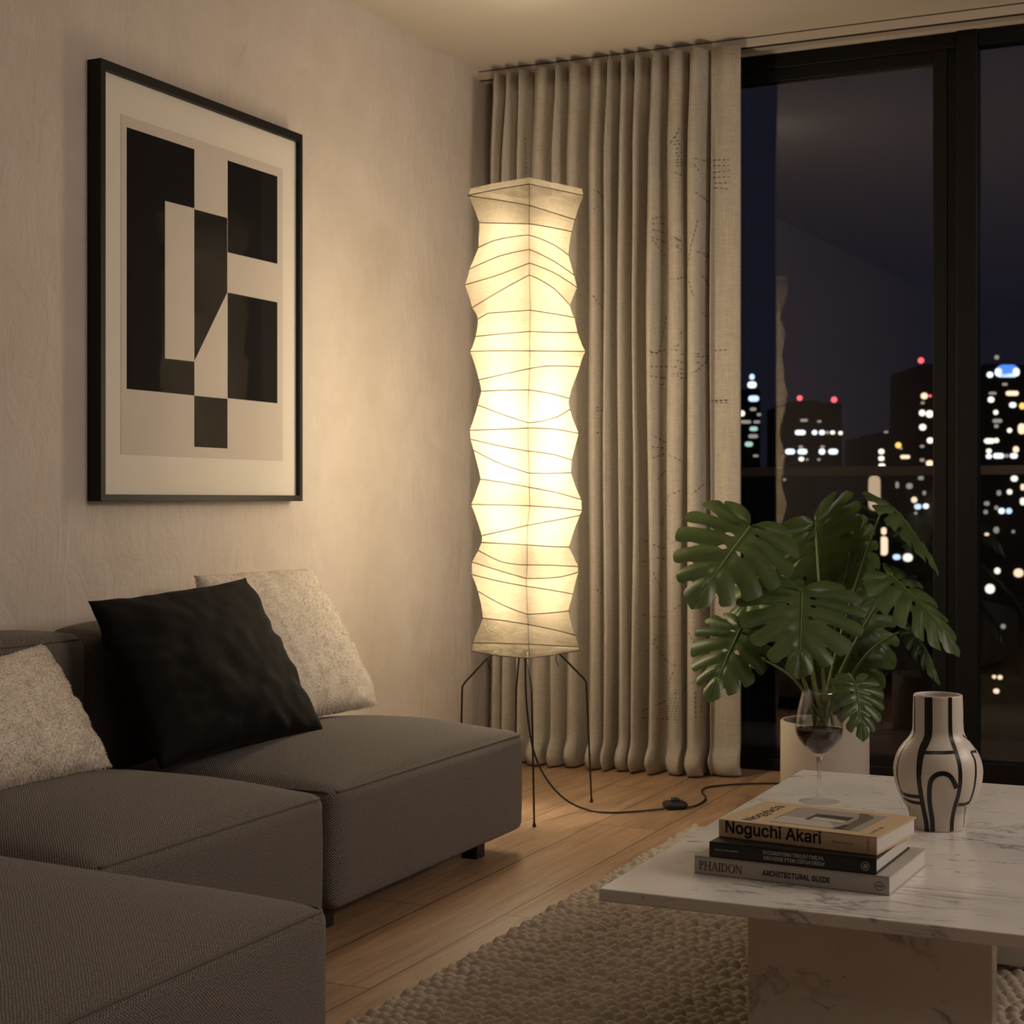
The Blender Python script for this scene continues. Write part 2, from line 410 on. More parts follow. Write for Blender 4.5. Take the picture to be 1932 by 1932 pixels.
zb, zt = yy1.z, yy0.z
link('paper_print', MB().box((.0295, yy0.y, (pic(190, 1668, XP).z+zb)/2), (XP, yy1.y, (zt+pic(845, 510, XP).z)/2)).mesh(), M['print_paper'], art)
b = MB()
for P_ in ([(213, 343), (487, 433), (487, 672), (368, 642), (368, 1280), (487, 1293), (487, 1430), (213, 1403)],
           [(487, 676), (620, 711), (620, 1013), (487, 1290)], [(622, 478), (823, 543), (823, 897), (622, 850)],
           [(622, 1013), (823, 1053), (823, 1462), (622, 1441)], [(487, 1431), (621, 1444), (621, 1645), (487, 1638)]):
    b.poly([pic(x, y, XP+.0004) for x, y in P_], (-.0003, 0, 0))
link('printed_shapes', b.mesh(), M['ink'], art)
link('glass', MB().box((.036, fy0+.012, fz0+.012), (.038, fy1-.012, fz1-.012)).mesh(), M['art_glass'], art)

# ------------------------------------------------------------------ sofa
def puffy(lo, hi, rad=.03, top=.04, side=.02, n=22, seed=0):
    """upholstered block: rounded edges, crowned top, bulging sides; box-projected uv in metres"""
    lo, hi = Q(lo), Q(hi); c = (lo+hi)/2; h = (hi-lo)/2
    bm = bmesh.new(); uvl = bm.loops.layers.uv.new('UVMap'); vd = {}
    def spread(i):
        t = -1+2*i/n
        return math.copysign(abs(t)**.75, t)
    def vert(p):
        k = tuple(round(x, 5) for x in p)
        if k in vd: return vd[k]
        w = Q((p[0]*h.x, p[1]*h.y, p[2]*h.z))
        inner = Q([max(-h[i]+rad, min(h[i]-rad, w[i])) for i in range(3)])
        d = w-inner
        if d.length > 1e-9: w = inner + d.normalized()*min(rad, d.length if d.length < rad else rad)
        u, v, z = p
        def e(q): return 1-abs(q)**3.2
        if p[2] > 0: w.z += top*e(u)*e(v)*sm(.3, 1, z)
        w.x += side*math.copysign(1, u)*sm(.4, 1, abs(u))*e(v)*(1-z*z)
        w.y += side*math.copysign(1, v)*sm(.4, 1, abs(v))*e(u)*(1-z*z)
        q = c+w
        q += Q((0, 0, 1))*(noise.noise(q*3.5+Q((seed, 0, 0)))*.006*e(u)*e(v))
        vd[k] = bm.verts.new(q); return vd[k]
    for ax in range(3):
        for sg in (-1, 1):
            for i in range(n):
                for j in range(n):
                    cs = []
                    for a, b_ in ((i, j), (i+1, j), (i+1, j+1), (i, j+1)):
                        p = [0, 0, 0]; p[ax] = sg; p[(ax+1) % 3] = spread(a); p[(ax+2) % 3] = spread(b_); cs.append(p)
                    if sg < 0: cs = cs[::-1]
                    f = bm.faces.new([vert(p) for p in cs]); f.smooth = True
                    o = Q((.13*seed+ax*.37, .21*seed))
                    for l in f.loops:
                        q = l.vert.co
                        l[uvl].uv = ((q.y, q.z), (q.x, q.z), (q.x, q.y))[ax]
                        l[uvl].uv = (l[uvl].uv[0]+o.x, l[uvl].uv[1]+o.y)
    me = bpy.data.meshes.new('m'); bm.to_mesh(me); bm.free()
    return me, (c, h, rad, top, side)
def piping_of(g, which):
    """cord along top edges of a puffy block; which: list of ('x',sign)/('y',sign)"""
    c, h, rad, top, side = g; b = MB(); k = rad*(1-.707)
    for ax, sg in which:
        pts = []
        for i in range(33):
            t = -1+2*i/32
            if ax == 'x': p = Q((sg*(h.x-k*.9), t*(h.y-rad*.8), h.z-k*.9))
            else: p = Q((t*(h.x-rad*.8), sg*(h.y-k*.9), h.z-k*.9))
            pts.append(c+p)
        b.tube(pts, .0035, 6)
    return b.mesh()
def sofa_module(label, seat, back, legs, pipes, seed, crown=.062):
    (sx0, sx1, sy0, sy1) = seat
    root = thing('sofa_module', label, 'sofa', ((sx0+sx1)/2, (sy0+sy1)/2, 0), 'modules of the grey sectional sofa')
    me, g = puffy((sx0, sy0, .06), (sx1, sy1, .340), .028, crown, .020, 26, seed)
    st = link('seat', me, M['sofa'], root)
    link('piping', piping_of(g, pipes), M['piping'], st, True)
    if back:
        (x0, x1, y0, y1, z1) = back
        me, g = puffy((x0, y0, .30), (x1, y1, z1), .03, .022, .012, 20, seed+3)
        bk = link('backrest', me, M['sofa'], root)
        link('piping', piping_of(g, [('x', 1)]), M['piping'], bk, True)
    for (lx, ly) in legs:
        link('leg', MB().box((lx-.025, ly-.025, 0), (lx+.025, ly+.025, .075), .003).mesh(), M['foot'], root)
    return root
sofa_module('dark grey woven sofa seat module nearest the floor lamp, with black and cream cushions', (.22, .865, 3.135, 4.175), (.03, .205, 3.115, 3.46, .675),
            [(.77, 4.03), (.77, 3.22), (.30, 4.03), (.30, 3.22)], [('x', 1), ('y', -1)], 1)
sofa_module('dark grey woven sofa module in the middle with one cream cushion at the left edge', (.21, .868, 2.30, 3.095), (.03, .20, 2.30, 3.085, .675),
            [(.77, 3.0), (.77, 2.37), (.30, 3.0), (.30, 2.37)], [('x', 1), ('y', 1)], 2)
sofa_module('dark grey woven sofa chaise in the nearest left corner, bare without cushions', (.03, 1.396, 1.22, 2.255), None,
            [(1.27, 1.33), (1.27, 2.12), (.13, 2.12), (.13, 1.33)], [('x', 1), ('y', 1)], 3, .080)

# ------------------------------------------------------------------ cushions
def cushion_mesh(TL, TR, BR, BL, T, n=40, seed=0, wr=.006, pinch=.05, pw=.5):
    TL, TR, BR, BL = map(Q, (TL, TR, BR, BL))
    N = (TR-TL).cross(TL-BL).normalized()
    if N.x < 0: N = -N
    bm = bmesh.new(); sheets = []
    for sg in (1, -1):
        g = []
        for j in range(n+1):
            row = []
            for i in range(n+1):
                u0, v0 = -1+2*i/n, -1+2*j/n
                u = u0*(1-pinch*(1-v0*v0)*abs(u0)**2); v = v0*(1-pinch*(1-u0*u0)*abs(v0)**2)
                a, b_ = (u+1)/2, (v+1)/2
                p = (TL*(1-a)+TR*a)*(1-b_)+(BL*(1-a)+BR*a)*b_
                th = T*max(0, (1-u0*u0)*(1-v0*v0))**pw
                rim = max(abs(u0), abs(v0))
                q = p + N*sg*th
                ww = noise.noise(Q((u0*2.6+seed, v0*2.6, sg*3.1)))*1.0 + .6*noise.noise(Q((u0*6+seed, v0*6, sg*7.7)))
                q += N*sg*wr*ww*sm(0, .5, 1-rim+.12)
                # gathers running in from the seams
                e = sm(.55, .97, rim)*(1-sm(.97, 1.0, rim))
                ang = math.atan2(v0, u0)
                q += N*sg*wr*2.0*e*noise.noise(Q((ang*5.5+seed*3, sg*2, 0)))
                row.append((q, rim >= .99999))
            g.append(row)
        sheets.append(g)
    v1 = [[bm.verts.new(q) for q, e in r] for r in sheets[0]]
    v2 = [[v1[j][i] if sheets[0][j][i][1] else bm.verts.new(sheets[1][j][i][0]) for i in range(n+1)] for j in range(n+1)]
    for j in range(n):
        for i in range(n):
            bm.faces.new((v1[j][i], v1[j+1][i], v1[j+1][i+1], v1[j][i+1]))
            q = (v2[j][i], v2[j][i+1], v2[j+1][i+1], v2[j+1][i])
            if len(set(q)) == 4 and set(q) != {v1[j][i], v1[j+1][i], v1[j+1][i+1], v1[j][i+1]}: bm.faces.new(q)
    bmesh.ops.recalc_face_normals(bm, faces=bm.faces[:])
    for f in bm.faces: f.smooth = True
    me = bpy.data.meshes.new('m'); bm.to_mesh(me); bm.free(); return me
def fur_mesh(src, count, ln, seed):
    rnd = random.Random(seed); vs, fs = [], []
    pol = [p for p in src.polygons]
    cum = np.cumsum([p.area for p in pol]); tot = cum[-1]
    idx = np.searchsorted(cum, np.array([rnd.random()*tot for _ in range(count)]))
    V = [v.co.copy() for v in src.vertices]; VN = [v.normal.copy() for v in src.vertices]
    for k in idx:
        p = pol[int(k)]; vi = p.vertices; a, c = rnd.random(), rnd.random()
        if len(vi) == 4: w = ((1-a)*(1-c), a*(1-c), a*c, (1-a)*c)
        else:
            if a+c > 1: a, c = 1-a, 1-c
            w = (1-a-c, a, c)
        q = Q((0, 0, 0)); nn = Q((0, 0, 0))
        for wi, i in zip(w, vi): q += V[i]*wi; nn += VN[i]*wi
        nn.normalize()
        cl = noise.noise_vector(q*34)
        d = (nn*.85 + cl*.6 + Q((0, 0, -.25)) + Q((rnd.gauss(0, .18), rnd.gauss(0, .18), rnd.gauss(0, .18)))).normalized()
        if d.dot(nn) < .12: d = (d+nn*.4).normalized()
        L = ln*rnd.uniform(.6, 1.15); s = d.orthogonal().normalized(); s.rotate(Matrix.Rotation(rnd.random()*6.28, 3, d)); s *= .0010
        o = len(vs); mid = q+d*L*.55+Q((0, 0, -.001))
        vs += [q-s, q+s, mid+s*.8, mid-s*.8, q+d*L+Q((0, 0, -.0025))]; fs += [(o, o+1, o+2, o+3), (o+3, o+2, o+4)]
    me = bpy.data.meshes.new('m'); me.from_pydata(vs, [], fs); me.update(); return me
def fleece(label, corners, T, seed, count):
    c = sum((Q(p) for p in corners), Q())/4
    root = thing('fleece_cushion', label, 'cushion', c, 'cream fleece cushions on the sofa')
    me = cushion_mesh(*corners, T, 40, seed, .006, .035, .42); link('cushion_body', me, M['fur'], root)
    f = link('fleece_pile', fur_mesh(me, count, .0052, seed), M['pile'], root); f['kind'] = 'stuff'
fleece('cream fleece cushion behind the black velvet one, its right corner nearest the lamp', (on_x(366, 1086, .16), on_x(584, 1072, .16), Q((.44, 4.07, .404)), Q((.42, 3.50, .404))), .080, 3, 34000)
fleece('cream fleece cushion cut by the left frame edge, on the middle sofa module', ((.22, 2.28, .575), on_x(84, 1212, .22), Q((.40, 2.925, .395)), Q((.40, 2.34, .395))), .072, 11, 34000)
vt_ = thing('velvet_cushion', 'black velvet cushion leaning in front of a cream cushion on the sofa', 'cushion', (.4, 3.35, .55))
me = cushion_mesh(on_x(166, 1134, .26), on_x(464, 1090, .26), on_z(612, 1380, .395), on_z(303, 1452, .385), .085, 56, 23, .0075, .055, .47)
link('cushion_cover', me, M['velvet'], vt_)

# ------------------------------------------------------------------ floor lamp
LC = (26/FPX*5.1, 5.1)      # axis: offset right of / distance from the camera
LAMP = CAM + RT*LC[0] + FW*LC[1]; LAMP.z = 0
lamp = thing('floor_lamp', 'tall zigzag white paper lantern lamp on thin black legs, glowing', 'lamp', LAMP)
def z1(y): return 1+(HOR-(320+y/3.717))/FPX*5.1
def z1f(y): return 1+(HOR-(320+y/3.717))/FPX*4.93
def xx1(x): return ((860+x/3.717)-CXP)/FPX*5.1 - LC[0]
O2 = 780-320
def o2(r):  # readings taken in the lower crop
    return [(x, y+O2*3.717) for x, y in r]
RIBS = [[(88, 180), (300, 142), (512, 112), (705, 147), (897, 182)], [(90, 184), (300, 215), (512, 255), (690, 305), (835, 352)],
        [(165, 372), (330, 368), (512, 367), (660, 398), (812, 435)], [(160, 548), (260, 485), (512, 450), (680, 515), (790, 600)],
        [(95, 700), (300, 610), (512, 563), (680, 640), (828, 740)], [(65, 808), (300, 740), (512, 655), (690, 725), (850, 828)],
        [(115, 970), (300, 853), (512, 732), (690, 830), (800, 955)], [(155, 1050), (225, 993), (520, 985), (680, 1010), (830, 1037)],
        [(140, 1170), (330, 1150), (515, 1133), (690, 1140), (852, 1143)], [(100, 1275), (300, 1270), (515, 1272), (700, 1275), (908, 1275)],
        [(162, 1475), (330, 1436), (515, 1395), (630, 1383), (870, 1383)], [(180, 1555), (340, 1545), (508, 1542), (660, 1567), (795, 1605)],
        [(155, 1650), (330, 1715), (503, 1772), (710, 1728), (800, 1680)], [(97, 1828), (300, 1822), (503, 1813), (690, 1820), (862, 1850)]]
RIBS += [o2(r) for r in ([(102, 180), (300, 226), (505, 265), (690, 290), (812, 328)], [(125, 258), (300, 345), (512, 418), (660, 420), (806, 416)],
        [(175, 460), (340, 485), (512, 518), (700, 555), (880, 605)], [(107, 638), (300, 641), (515, 648), (700, 660), (885, 680)],
        [(182, 857), (340, 823), (500, 785), (690, 750), (870, 715)], [(180, 905), (340, 914), (498, 925), (660, 935), (792, 938)],
        [(160, 960), (320, 1040), (497, 1063), (680, 1065), (860, 1075)], [(114, 1042), (300, 1100), (492, 1157), (740, 1148), (862, 1112)],
        [(112, 1130), (300, 1177), (492, 1215), (660, 1240), (820, 1267)], [(155, 1245), (330, 1345), (500, 1412), (660, 1402), (790, 1385)],
        [(190, 1435), (340, 1455), (505, 1482), (680, 1518), (838, 1555)], [(120, 1610), (300, 1614), (510, 1620), (690, 1630), (868, 1640)],
        [(115, 1668), (300, 1700), (512, 1718), (690, 1692), (865, 1662)])]
# extra silhouette rows between ribs where the paper folds in or out
def xl(r, d=0): return -xx1(r)
rings = []
for k, r in enumerate(RIBS):
    L, lm, Fm, rm, R = r
    rl_, rr_ = -xx1(L[0]), xx1(R[0])
    rf_ = .5*(rl_+rr_) + .014*math.sin(k*1.9+.6)
    rb_ = .5*(rl_+rr_) + .010*math.sin(k*1.3)
    zs = [z1(L[1]), None, z1f(Fm[1]), None, z1(R[1])]
    zs[1] = z1f(lm[1])*.5+z1(lm[1])*.5; zs[3] = z1f(rm[1])*.5+z1(rm[1])*.5
    tl = (lm[0]-L[0])/(Fm[0]-L[0]); tr_ = (rm[0]-Fm[0])/(R[0]-Fm[0])
    fx = xx1(Fm[0])*.967
    Lp, Fp, Rp, Bp = (-rl_, 0), (fx, -rf_), (rr_, 0), (0, rb_)
    zb_ = .5*(zs[0]+zs[4]) + .03*math.sin(k*2.3)*(0 if k in (0, len(RIBS)-1) else 1)
    def seg(P0, P1, z0, zm, z1_, tm, n=10):
        out = []
        for i in range(n):
            t = i/n
            if zm is None: z = z0+(z1_-z0)*t
            else:
                # piecewise through the mid reading, smoothed
                a, b_ = (zm-z0)/tm, (z1_-zm)/(1-tm)
                lin = z0+a*t if t < tm else zm+b_*(t-tm)
                quad = z0*((t-tm)*(t-1))/(tm)+zm*(t*(t-1))/(tm*(tm-1))+z1_*(t*(t-tm))/(1-tm)
                z = .45*lin+.55*(quad if .2 < tm < .8 else lin)
            out.append((P0[0]+(P1[0]-P0[0])*t, P0[1]+(P1[1]-P0[1])*t, z))
        return out
    ring = seg(Lp, Fp, zs[0], zs[1], zs[2], tl)+seg(Fp, Rp, zs[2], zs[3], zs[4], tr_)+seg(Rp, Bp, zs[4], None, zb_, 0)+seg(Bp, Lp, zb_, None, zs[0], 0)
    rings.append([LAMP+RT*x+FW*y+UP*z for x, y, z in ring])
# in-between paper rows (sag slightly inward, with the folds seen on the outline)
EXTRA = {2: (.000, .002), 6: (-.004, .004), 11: (-.002, -.004), 12: (.0, .0)}
bm = bmesh.new(); rows = []; NR = len(rings[0])
for k in range(len(rings)):
    rows.append([bm.verts.new(p) for p in rings[k]])
    if k < len(rings)-1:
        for tt in (.33, .67):
            row = []
            for i in range(NR):
                p = rings[k][i].lerp(rings[k+1][i], tt); c = Q((LAMP.x, LAMP.y, p.z))
                p = c+(p-c)*(1-.006)
                p += (p-c).normalized()*noise.noise(p*Q((1, 1, 1))*11)*.0035
                row.append(bm.verts.new(p))
            rows.append(row)
for a, b_ in zip(rows, rows[1:]):
    for i in range(NR):
        j = (i+1) % NR; bm.faces.new((a[i], b_[i], b_[j], a[j]))
# folded collar at the top
ax0 = Q((LAMP.x, LAMP.y, 0))
col = []
for i, p in enumerate(rings[0]):
    c = Q((LAMP.x, LAMP.y, p.z)); col.append(bm.verts.new(c+(p-c)*.965+UP*.022))
for i in range(NR):
    j = (i+1) % NR; bm.faces.new((col[i], rows[0][i], rows[0][j], col[j]))
bmesh.ops.recalc_face_normals(bm, faces=bm.faces[:])
for f in bm.faces: f.smooth = False
me = bpy.data.meshes.new('m'); bm.to_mesh(me); bm.free()
shade = link('shade', me, M['paper'], lamp)
for k, r in enumerate(rings):
    out = [Q((LAMP.x, LAMP.y, p.z))+(p-Q((LAMP.x, LAMP.y, p.z)))*1.006 for p in r]
    link('rib', MB().tube(out, .0016, 5, closed=True).mesh(), M['rib'], shade, True)
b = MB()
for i0 in (0, 10, 20, 30):
    pts = [rings[0][i0]]
    for k in range(len(rings)): pts.append(Q((LAMP.x, LAMP.y, rings[k][i0].z))+(rings[k][i0]-Q((LAMP.x, LAMP.y, rings[k][i0].z)))*1.003)
    if i0 == 10: b.tube(pts[1:], .0008, 5)
link('seam', b.mesh(), M['rib'], shade, True)
# legs
def leg(top, bend, foot, d0, d1, d2):
    a, c, e = at_d(*top, d0), at_d(*bend, d1), on_z(*foot, 0.0) if d2 is None else None
    if e is None: e = CAM+RT*((foot[0]-CXP)/FPX*d2)+FW*d2; e.z = 0
    inner = a.lerp(Q((LAMP.x, LAMP.y, a.z+.06)), .25)
    L = link('leg', MB().tube([inner, a, a.lerp(c, .9), c.lerp(e, .012)+Q((0, 0, .0)), e+Q((0, 0, .004))], .0032, 8).mesh(), M['black_metal'], lamp, True)
    link('foot_cap', MB().lathe([(0, 0), (.0055, 0), (.0055, .008), (.0035, .012), (0, .012)], e, 12).mesh(), M['rubber'], L)
leg((923, 1238), (872, 1293), (867, 1500), 5.06, 5.03, 5.0)
leg((995, 1243), (1003, 1300), (1008, 1560), 4.98, 4.93, None)
leg((1057, 1235), (1106, 1285), (1116, 1514), 5.12, 5.2, None)
leg((979, 1243), (974, 1300), (971, 1500), 5.2, 5.28, 5.34)
# inner sockets, bulbs
for (bz, pw, rad_) in ((1.85, 5.0, .08), (1.68, 4.6, .085), (1.52, 5.0, .09), (1.38, 6.5, .09), (1.24, 8.2, .09), (1.10, 8.2, .09), (.96, 6.2, .09), (.82, 4.2, .085), (.67, 3.6, .085)):
    ld = bpy.data.lights.new('bulb_light', 'POINT'); ld.energy = pw; ld.color = (1, .875, .655); ld.shadow_soft_size = rad_
    ld.cycles.use_multiple_importance_sampling = False
    lo = bpy.data.objects.new('bulb_light', ld); COL.objects.link(lo); lo.parent = lamp; lo.location = (0, 0, bz)
# wire hooks under the shade
for (p0, p1) in (((923, 1236), (925, 1268)), ((1050, 1232), (1054, 1258))):
    b = MB().tube([at_d(*p0, 5.08), at_d(p0[0]-1, (p0[1]+p1[1])/2, 5.08), at_d(*p1, 5.08)], .0016, 6)
    link('wire_hook', b.mesh(), M['black_metal'], lamp, True)
# cord, running to the inline foot switch and on behind the table
z_ = .0045
cp = [at_d(991, 1225, 5.0), at_d(991, 1247, 4.99), at_d(993, 1320, 4.98), at_d(1001, 1390, 4.98), at_d(1015, 1440, 5.0), at_d(1040, 1482, 5.05), at_d(1072, 1512, 5.12)]
cp[-1].z = max(cp[-1].z, .02)
cp += [on_z(1112, 1529, z_), on_z(1150, 1533, z_), on_z(1200, 1531, z_), on_z(1253, 1526, z_+.002)]
link('power_cord', MB().tube(catmull(cp, 8), .0032, 8).mesh(), M['rubber'], lamp, True)
cp = [on_z(1294, 1524, z_+.002), on_z(1312, 1520, z_), on_z(1328, 1511, z_), on_z(1331, 1503, z_), on_z(1324, 1494, z_), on_z(1332, 1486, z_), on_z(1360, 1482, z_), on_z(1400, 1479, z_), on_z(1460, 1478, z_), on_z(1560, 1480, z_)]
link('power_cord', MB().tube(catmull(cp, 8), .0032, 8).mesh(), M['rubber'], lamp, True)
sa, sb_ = on_z(1253, 1527, 0), on_z(1294, 1525, 0); sc_ = (sa+sb_)/2; hd = (sb_-sa)
Msw = Matrix.Translation(sc_) @ Matrix.Rotation(math.atan2(hd.y, hd.x), 4, 'Z')
b = MB().box((-hd.length/2, -.028, 0), (hd.length/2, .028, .026), .012, Msw, 4)
sw = link('foot_switch', b.mesh(), M['rubber'], lamp, True)
link('switch_button', MB().box((-.013, -.012, .024), (.013, .012, .036), .006, Msw, 3).mesh(), M['rubber'], sw, True)

# ------------------------------------------------------------------ curtain
YC = 5.575
ridge = [(926, 940), (951, 962), (974, 986), (1005, 1028), (1043, 1056), (1069, 1088), (1112, 1132), (1142, 1153), (1167, 1181), (1193, 1206), (1225, 1243), (1259, 1286), (1298, 1322), (1339, 1392)]
def cx_(px): return on_y(px, 945, YC-.03).x
pth_b, pth_t = [], []
for i, (a, c) in enumerate(ridge):
    xa, xc = cx_(a), cx_(c)
    YC = 5.575 if i < len(ridge)-1 else 5.606
    if i == len(ridge)-1: xc -= .012
    last = i == len(ridge)-1
    am = .052 + .012*math.sin(i*2.1) if not last else .012
    pth_b += [(xa+.002, YC-am*.75), ((xa+xc)/2, YC-am-.008), (xc-.002, YC-am*.72)]
    pth_t += [(xa+.006, YC-.018), ((xa+xc)/2, YC-.034), (xc-.006, YC-.018)]
    if not last:
        xn = cx_(ridge[i+1][0])
        am2 = {5: .085, 7: .08, 8: .085, 9: .08, 11: .095}.get(i, .045 + .016*math.sin(i*1.7+1))
        pth_b += [(xc+(xn-xc)*.12, YC), ((xc+xn)/2, YC+am2), (xn-(xn-xc)*.12, YC+.002)]
        pth_t += [(xc+(xn-xc)*.3, YC+.02), ((xc+xn)/2, YC+.045), (xn-(xn-xc)*.3, YC+.02)]
    else:
        pth_b += [(xc+.003, YC-.001), (xc+.002, YC+.008)]; pth_t += [(xc+.006, YC-.012), (xc+.004, YC-.004)]
pb = catmull([(x, y, 0) for x, y in pth_b], 5); pt = catmull([(x, y, 0) for x, y in pth_t], 5)
NC = len(pb)
zrows = [H-.036] + [2.60-.04*i for i in range(1, 4)] + [2.44-.12*i for i in range(20)]
zrows = [z for z in zrows if z > .16] + [.13, .10, .075, .055, .038, .022, .010, .006]
bm = bmesh.new(); vr = []
for j, z in enumerate(zrows):
    w = 1-sm(2.25, 2.62, z); row = []
    low = 1-sm(.0, .14, z)
    for i in range(NC):
        p = pt[i].lerp(pb[i], w)
        sway = .010*min(1, max(0, (NC-14-i)/14))*noise.noise(Q((i*.05, z*.9, 3)))*(1-.5*abs(w-1))*sm(2.55, 1.9, z)
        y = p.y + sway*1.6
        x = p.x + sway + .014*low*noise.noise(Q((i*.11, 9, 0)))
        fr = (YC+.05-p.y)/.1                      # 1 on the ridges
        y -= low*(.014+.014*max(0, fr)+.03*noise.noise(Q((i*.08, 2, 5))))
        if low > .2: y -= .018*math.sin(PI*min(1, (low-.2)/.8))*max(0.15, fr)*(.8+1.3*noise.noise(Q((i*.10, 4, 1))))
        zz = z
        if j >= len(zrows)-3: y += .022*(j-len(zrows)+4)/3
        row.append(bm.verts.new((x, y, zz)))
    vr.append(row)
for a, b_ in zip(vr, vr[1:]):
    for i in range(NC-1): bm.faces.new((a[i], b_[i], b_[i+1], a[i+1])).smooth = True
bmesh.ops.recalc_face_normals(bm, faces=bm.faces[:])
cbvh = BVHTree.FromBMesh(bm)
me = bpy.data.meshes.new('m'); bm.to_mesh(me); bm.free()
cur = thing('curtain', 'floor length cream linen curtain with brown stitched line drawings beside the window', 'curtain', (.6, YC, 0))
cm = link('drape', me, M['linen'], cur)
sd = cm.modifiers.new('thick', 'SOLIDIFY'); sd.thickness = .002; sd.offset = 0
# stitched drawing, sewn on the cloth
def hit(bvh, px, py):
    r = ray(px, py).normalized(); loc, nrm, i, d = bvh.ray_cast(CAM, r)
    if loc is None: return None
    if nrm.dot(r) > 0: nrm = -nrm
    return loc, nrm
def stitches(b, pts, dash=5.5, gap=3.5, wid=.0028):
    pts = [Q((x, y, 0)) for x, y in pts]
    for a, c in zip(pts, pts[1:]):
        L = (c-a).length; k = 0.0
        while k < L:
            p, q = a.lerp(c, k/L), a.lerp(c, min(1, (k+dash)/L))
            h0, h1 = hit(cbvh, p.x, p.y), hit(cbvh, q.x, q.y)
            if h0 and h1 and (h0[0]-h1[0]).length < .03 and (h1[0]-h0[0]).length > .001:
                n_ = (h0[1]+h1[1]).normalized(); d = (h1[0]-h0[0]).normalized(); s_ = n_.cross(d)*wid/2
                o = n_*.0016
                b.poly([h0[0]-s_+o, h1[0]-s_+o, h1[0]+s_+o, h0[0]+s_+o], n_*-.0012)
            k += dash+gap
def Z(pts): return [(1180+x/3.45, 240+y/3.45) for x, y in pts]
em = MB()
for P_ in ([(350, 5), (300, 95), (262, 165)], [(345, 30), (320, 75)], [(265, 152), (360, 135)], [(262, 180), (365, 165)], [(300, 95), (355, 85)], [(310, 115), (360, 108)], [(265, 222), (365, 208)], [(265, 238), (368, 228)], [(265, 258), (368, 248)], [(270, 192), (365, 186)],
           [(270, 283), (320, 292), (370, 318)], [(400, 208), (450, 203), (500, 215), (535, 225)], [(403, 222), (450, 245), (480, 290)],
           [(540, 216), (675, 212)], [(540, 254), (675, 249)], [(540, 296), (675, 287)], [(540, 330), (675, 323)], [(548, 366), (675, 362)], [(540, 408), (585, 394), (675, 403)],
           [(400, 414), (455, 422), (535, 480)], [(500, 455), (538, 490)], [(140, 612), (190, 590), (258, 578)], [(140, 628), (255, 628)], [(143, 664), (200, 672), (260, 690)], [(140, 708), (200, 728), (262, 752)], [(148, 710), (190, 750), (262, 848)],
           [(265, 712), (320, 716), (362, 742)], [(268, 728), (330, 730), (365, 745)], [(268, 762), (355, 770)], [(268, 776), (330, 778), (362, 798)], [(400, 810), (470, 812), (540, 832)], [(515, 835), (542, 862)],
           [(470, 605), (430, 760), (405, 915)], [(268, 990), (355, 984), (395, 968)], [(495, 968), (545, 1025)], [(415, 1000), (442, 1100)], [(498, 1205), (512, 1226), (545, 1230)], [(355, 1345), (395, 1300)],
           [(266, 1235), (212, 1475)], [(130, 1425), (165, 1462), (212, 1475)], [(130, 1466), (205, 1468)], [(215, 1458), (260, 1450)], [(275, 1450), (350, 1415)], [(290, 1448), (345, 1452)], [(272, 1518), (348, 1518)], [(400, 1475), (485, 1476)], [(400, 1493), (545, 1492)], [(400, 1540), (480, 1532)], [(400, 1625), (470, 1580), (547, 1505)],
           [(130, 1557), (345, 1560)], [(128, 1615), (240, 1632), (300, 1620), (345, 1620)], [(275, 1608), (345, 1604)], [(225, 1676), (245, 1676)], [(548, 1456), (668, 1450)], [(552, 1782), (678, 1778)], [(585, 1794), (678, 1793)],
           [(360, 1478), (395, 1478)], [(355, 1530), (395, 1532)], [(355, 1575), (392, 1577)], [(355, 1603), (392, 1605)], [(355, 1632), (392, 1632)]):
    stitches(em, Z(P_))
for P_ in ([(1108, 355), (1128, 362), (1139, 374)], [(1110, 400), (1127, 391)], [(1107, 543), (1140, 586)], [(1106, 771), (1139, 768)], [(1106, 776), (1138, 774)], [(1108, 1110), (1125, 1112), (1133, 1120)], [(1106, 815), (1140, 818)],
           [(990, 260), (993, 330)], [(938, 345), (948, 352)], [(1218, 815), (1262, 838)], [(1220, 842), (1260, 846)], [(1222, 868), (1255, 855), (1286, 870)], [(1240, 905), (1262, 880)], [(1296, 940), (1330, 912)], [(1248, 990), (1262, 935), (1284, 925)],
           [(1215, 1020), (1250, 1035), (1284, 1015)], [(1212, 1060), (1240, 1052), (1285, 1062)], [(1213, 1160), (1250, 1165), (1285, 1140)], [(1226, 1205), (1255, 1245), (1277, 1258)], [(1262, 1290), (1270, 1268)], [(1211, 1342), (1250, 1325), (1277, 1306)], [(1211, 1354), (1277, 1358)], [(1296, 1185), (1310, 1215)], [(1300, 1130), (1330, 1160)], [(1290, 1300), (1310, 1285), (1335, 1262)],
           [(1312, 1305), (1312, 1360)], [(1324, 1320), (1322, 1345)], [(1232, 1080), (1250, 1120)], [(1218, 1230), (1240, 1200)], [(1340, 756), (1376, 754)]):
    stitches(em, P_)
for yy in range(1318, 1358, 5):
    stitches(em, [(1262-(yy-1318)*.22, yy), (1277, yy-2)], 2.2, 3.5)
link('embroidery', em.mesh(), M['stitch'], cur)
link('heading_seam', MB().tube([Q((v.x, v.y-.0012, 2.545)) for v in [pt[i].lerp(pb[i], 1-sm(2.25, 2.62, 2.545)) for i in range(NC)]], .0009, 4).mesh(), M['linen'], cur)

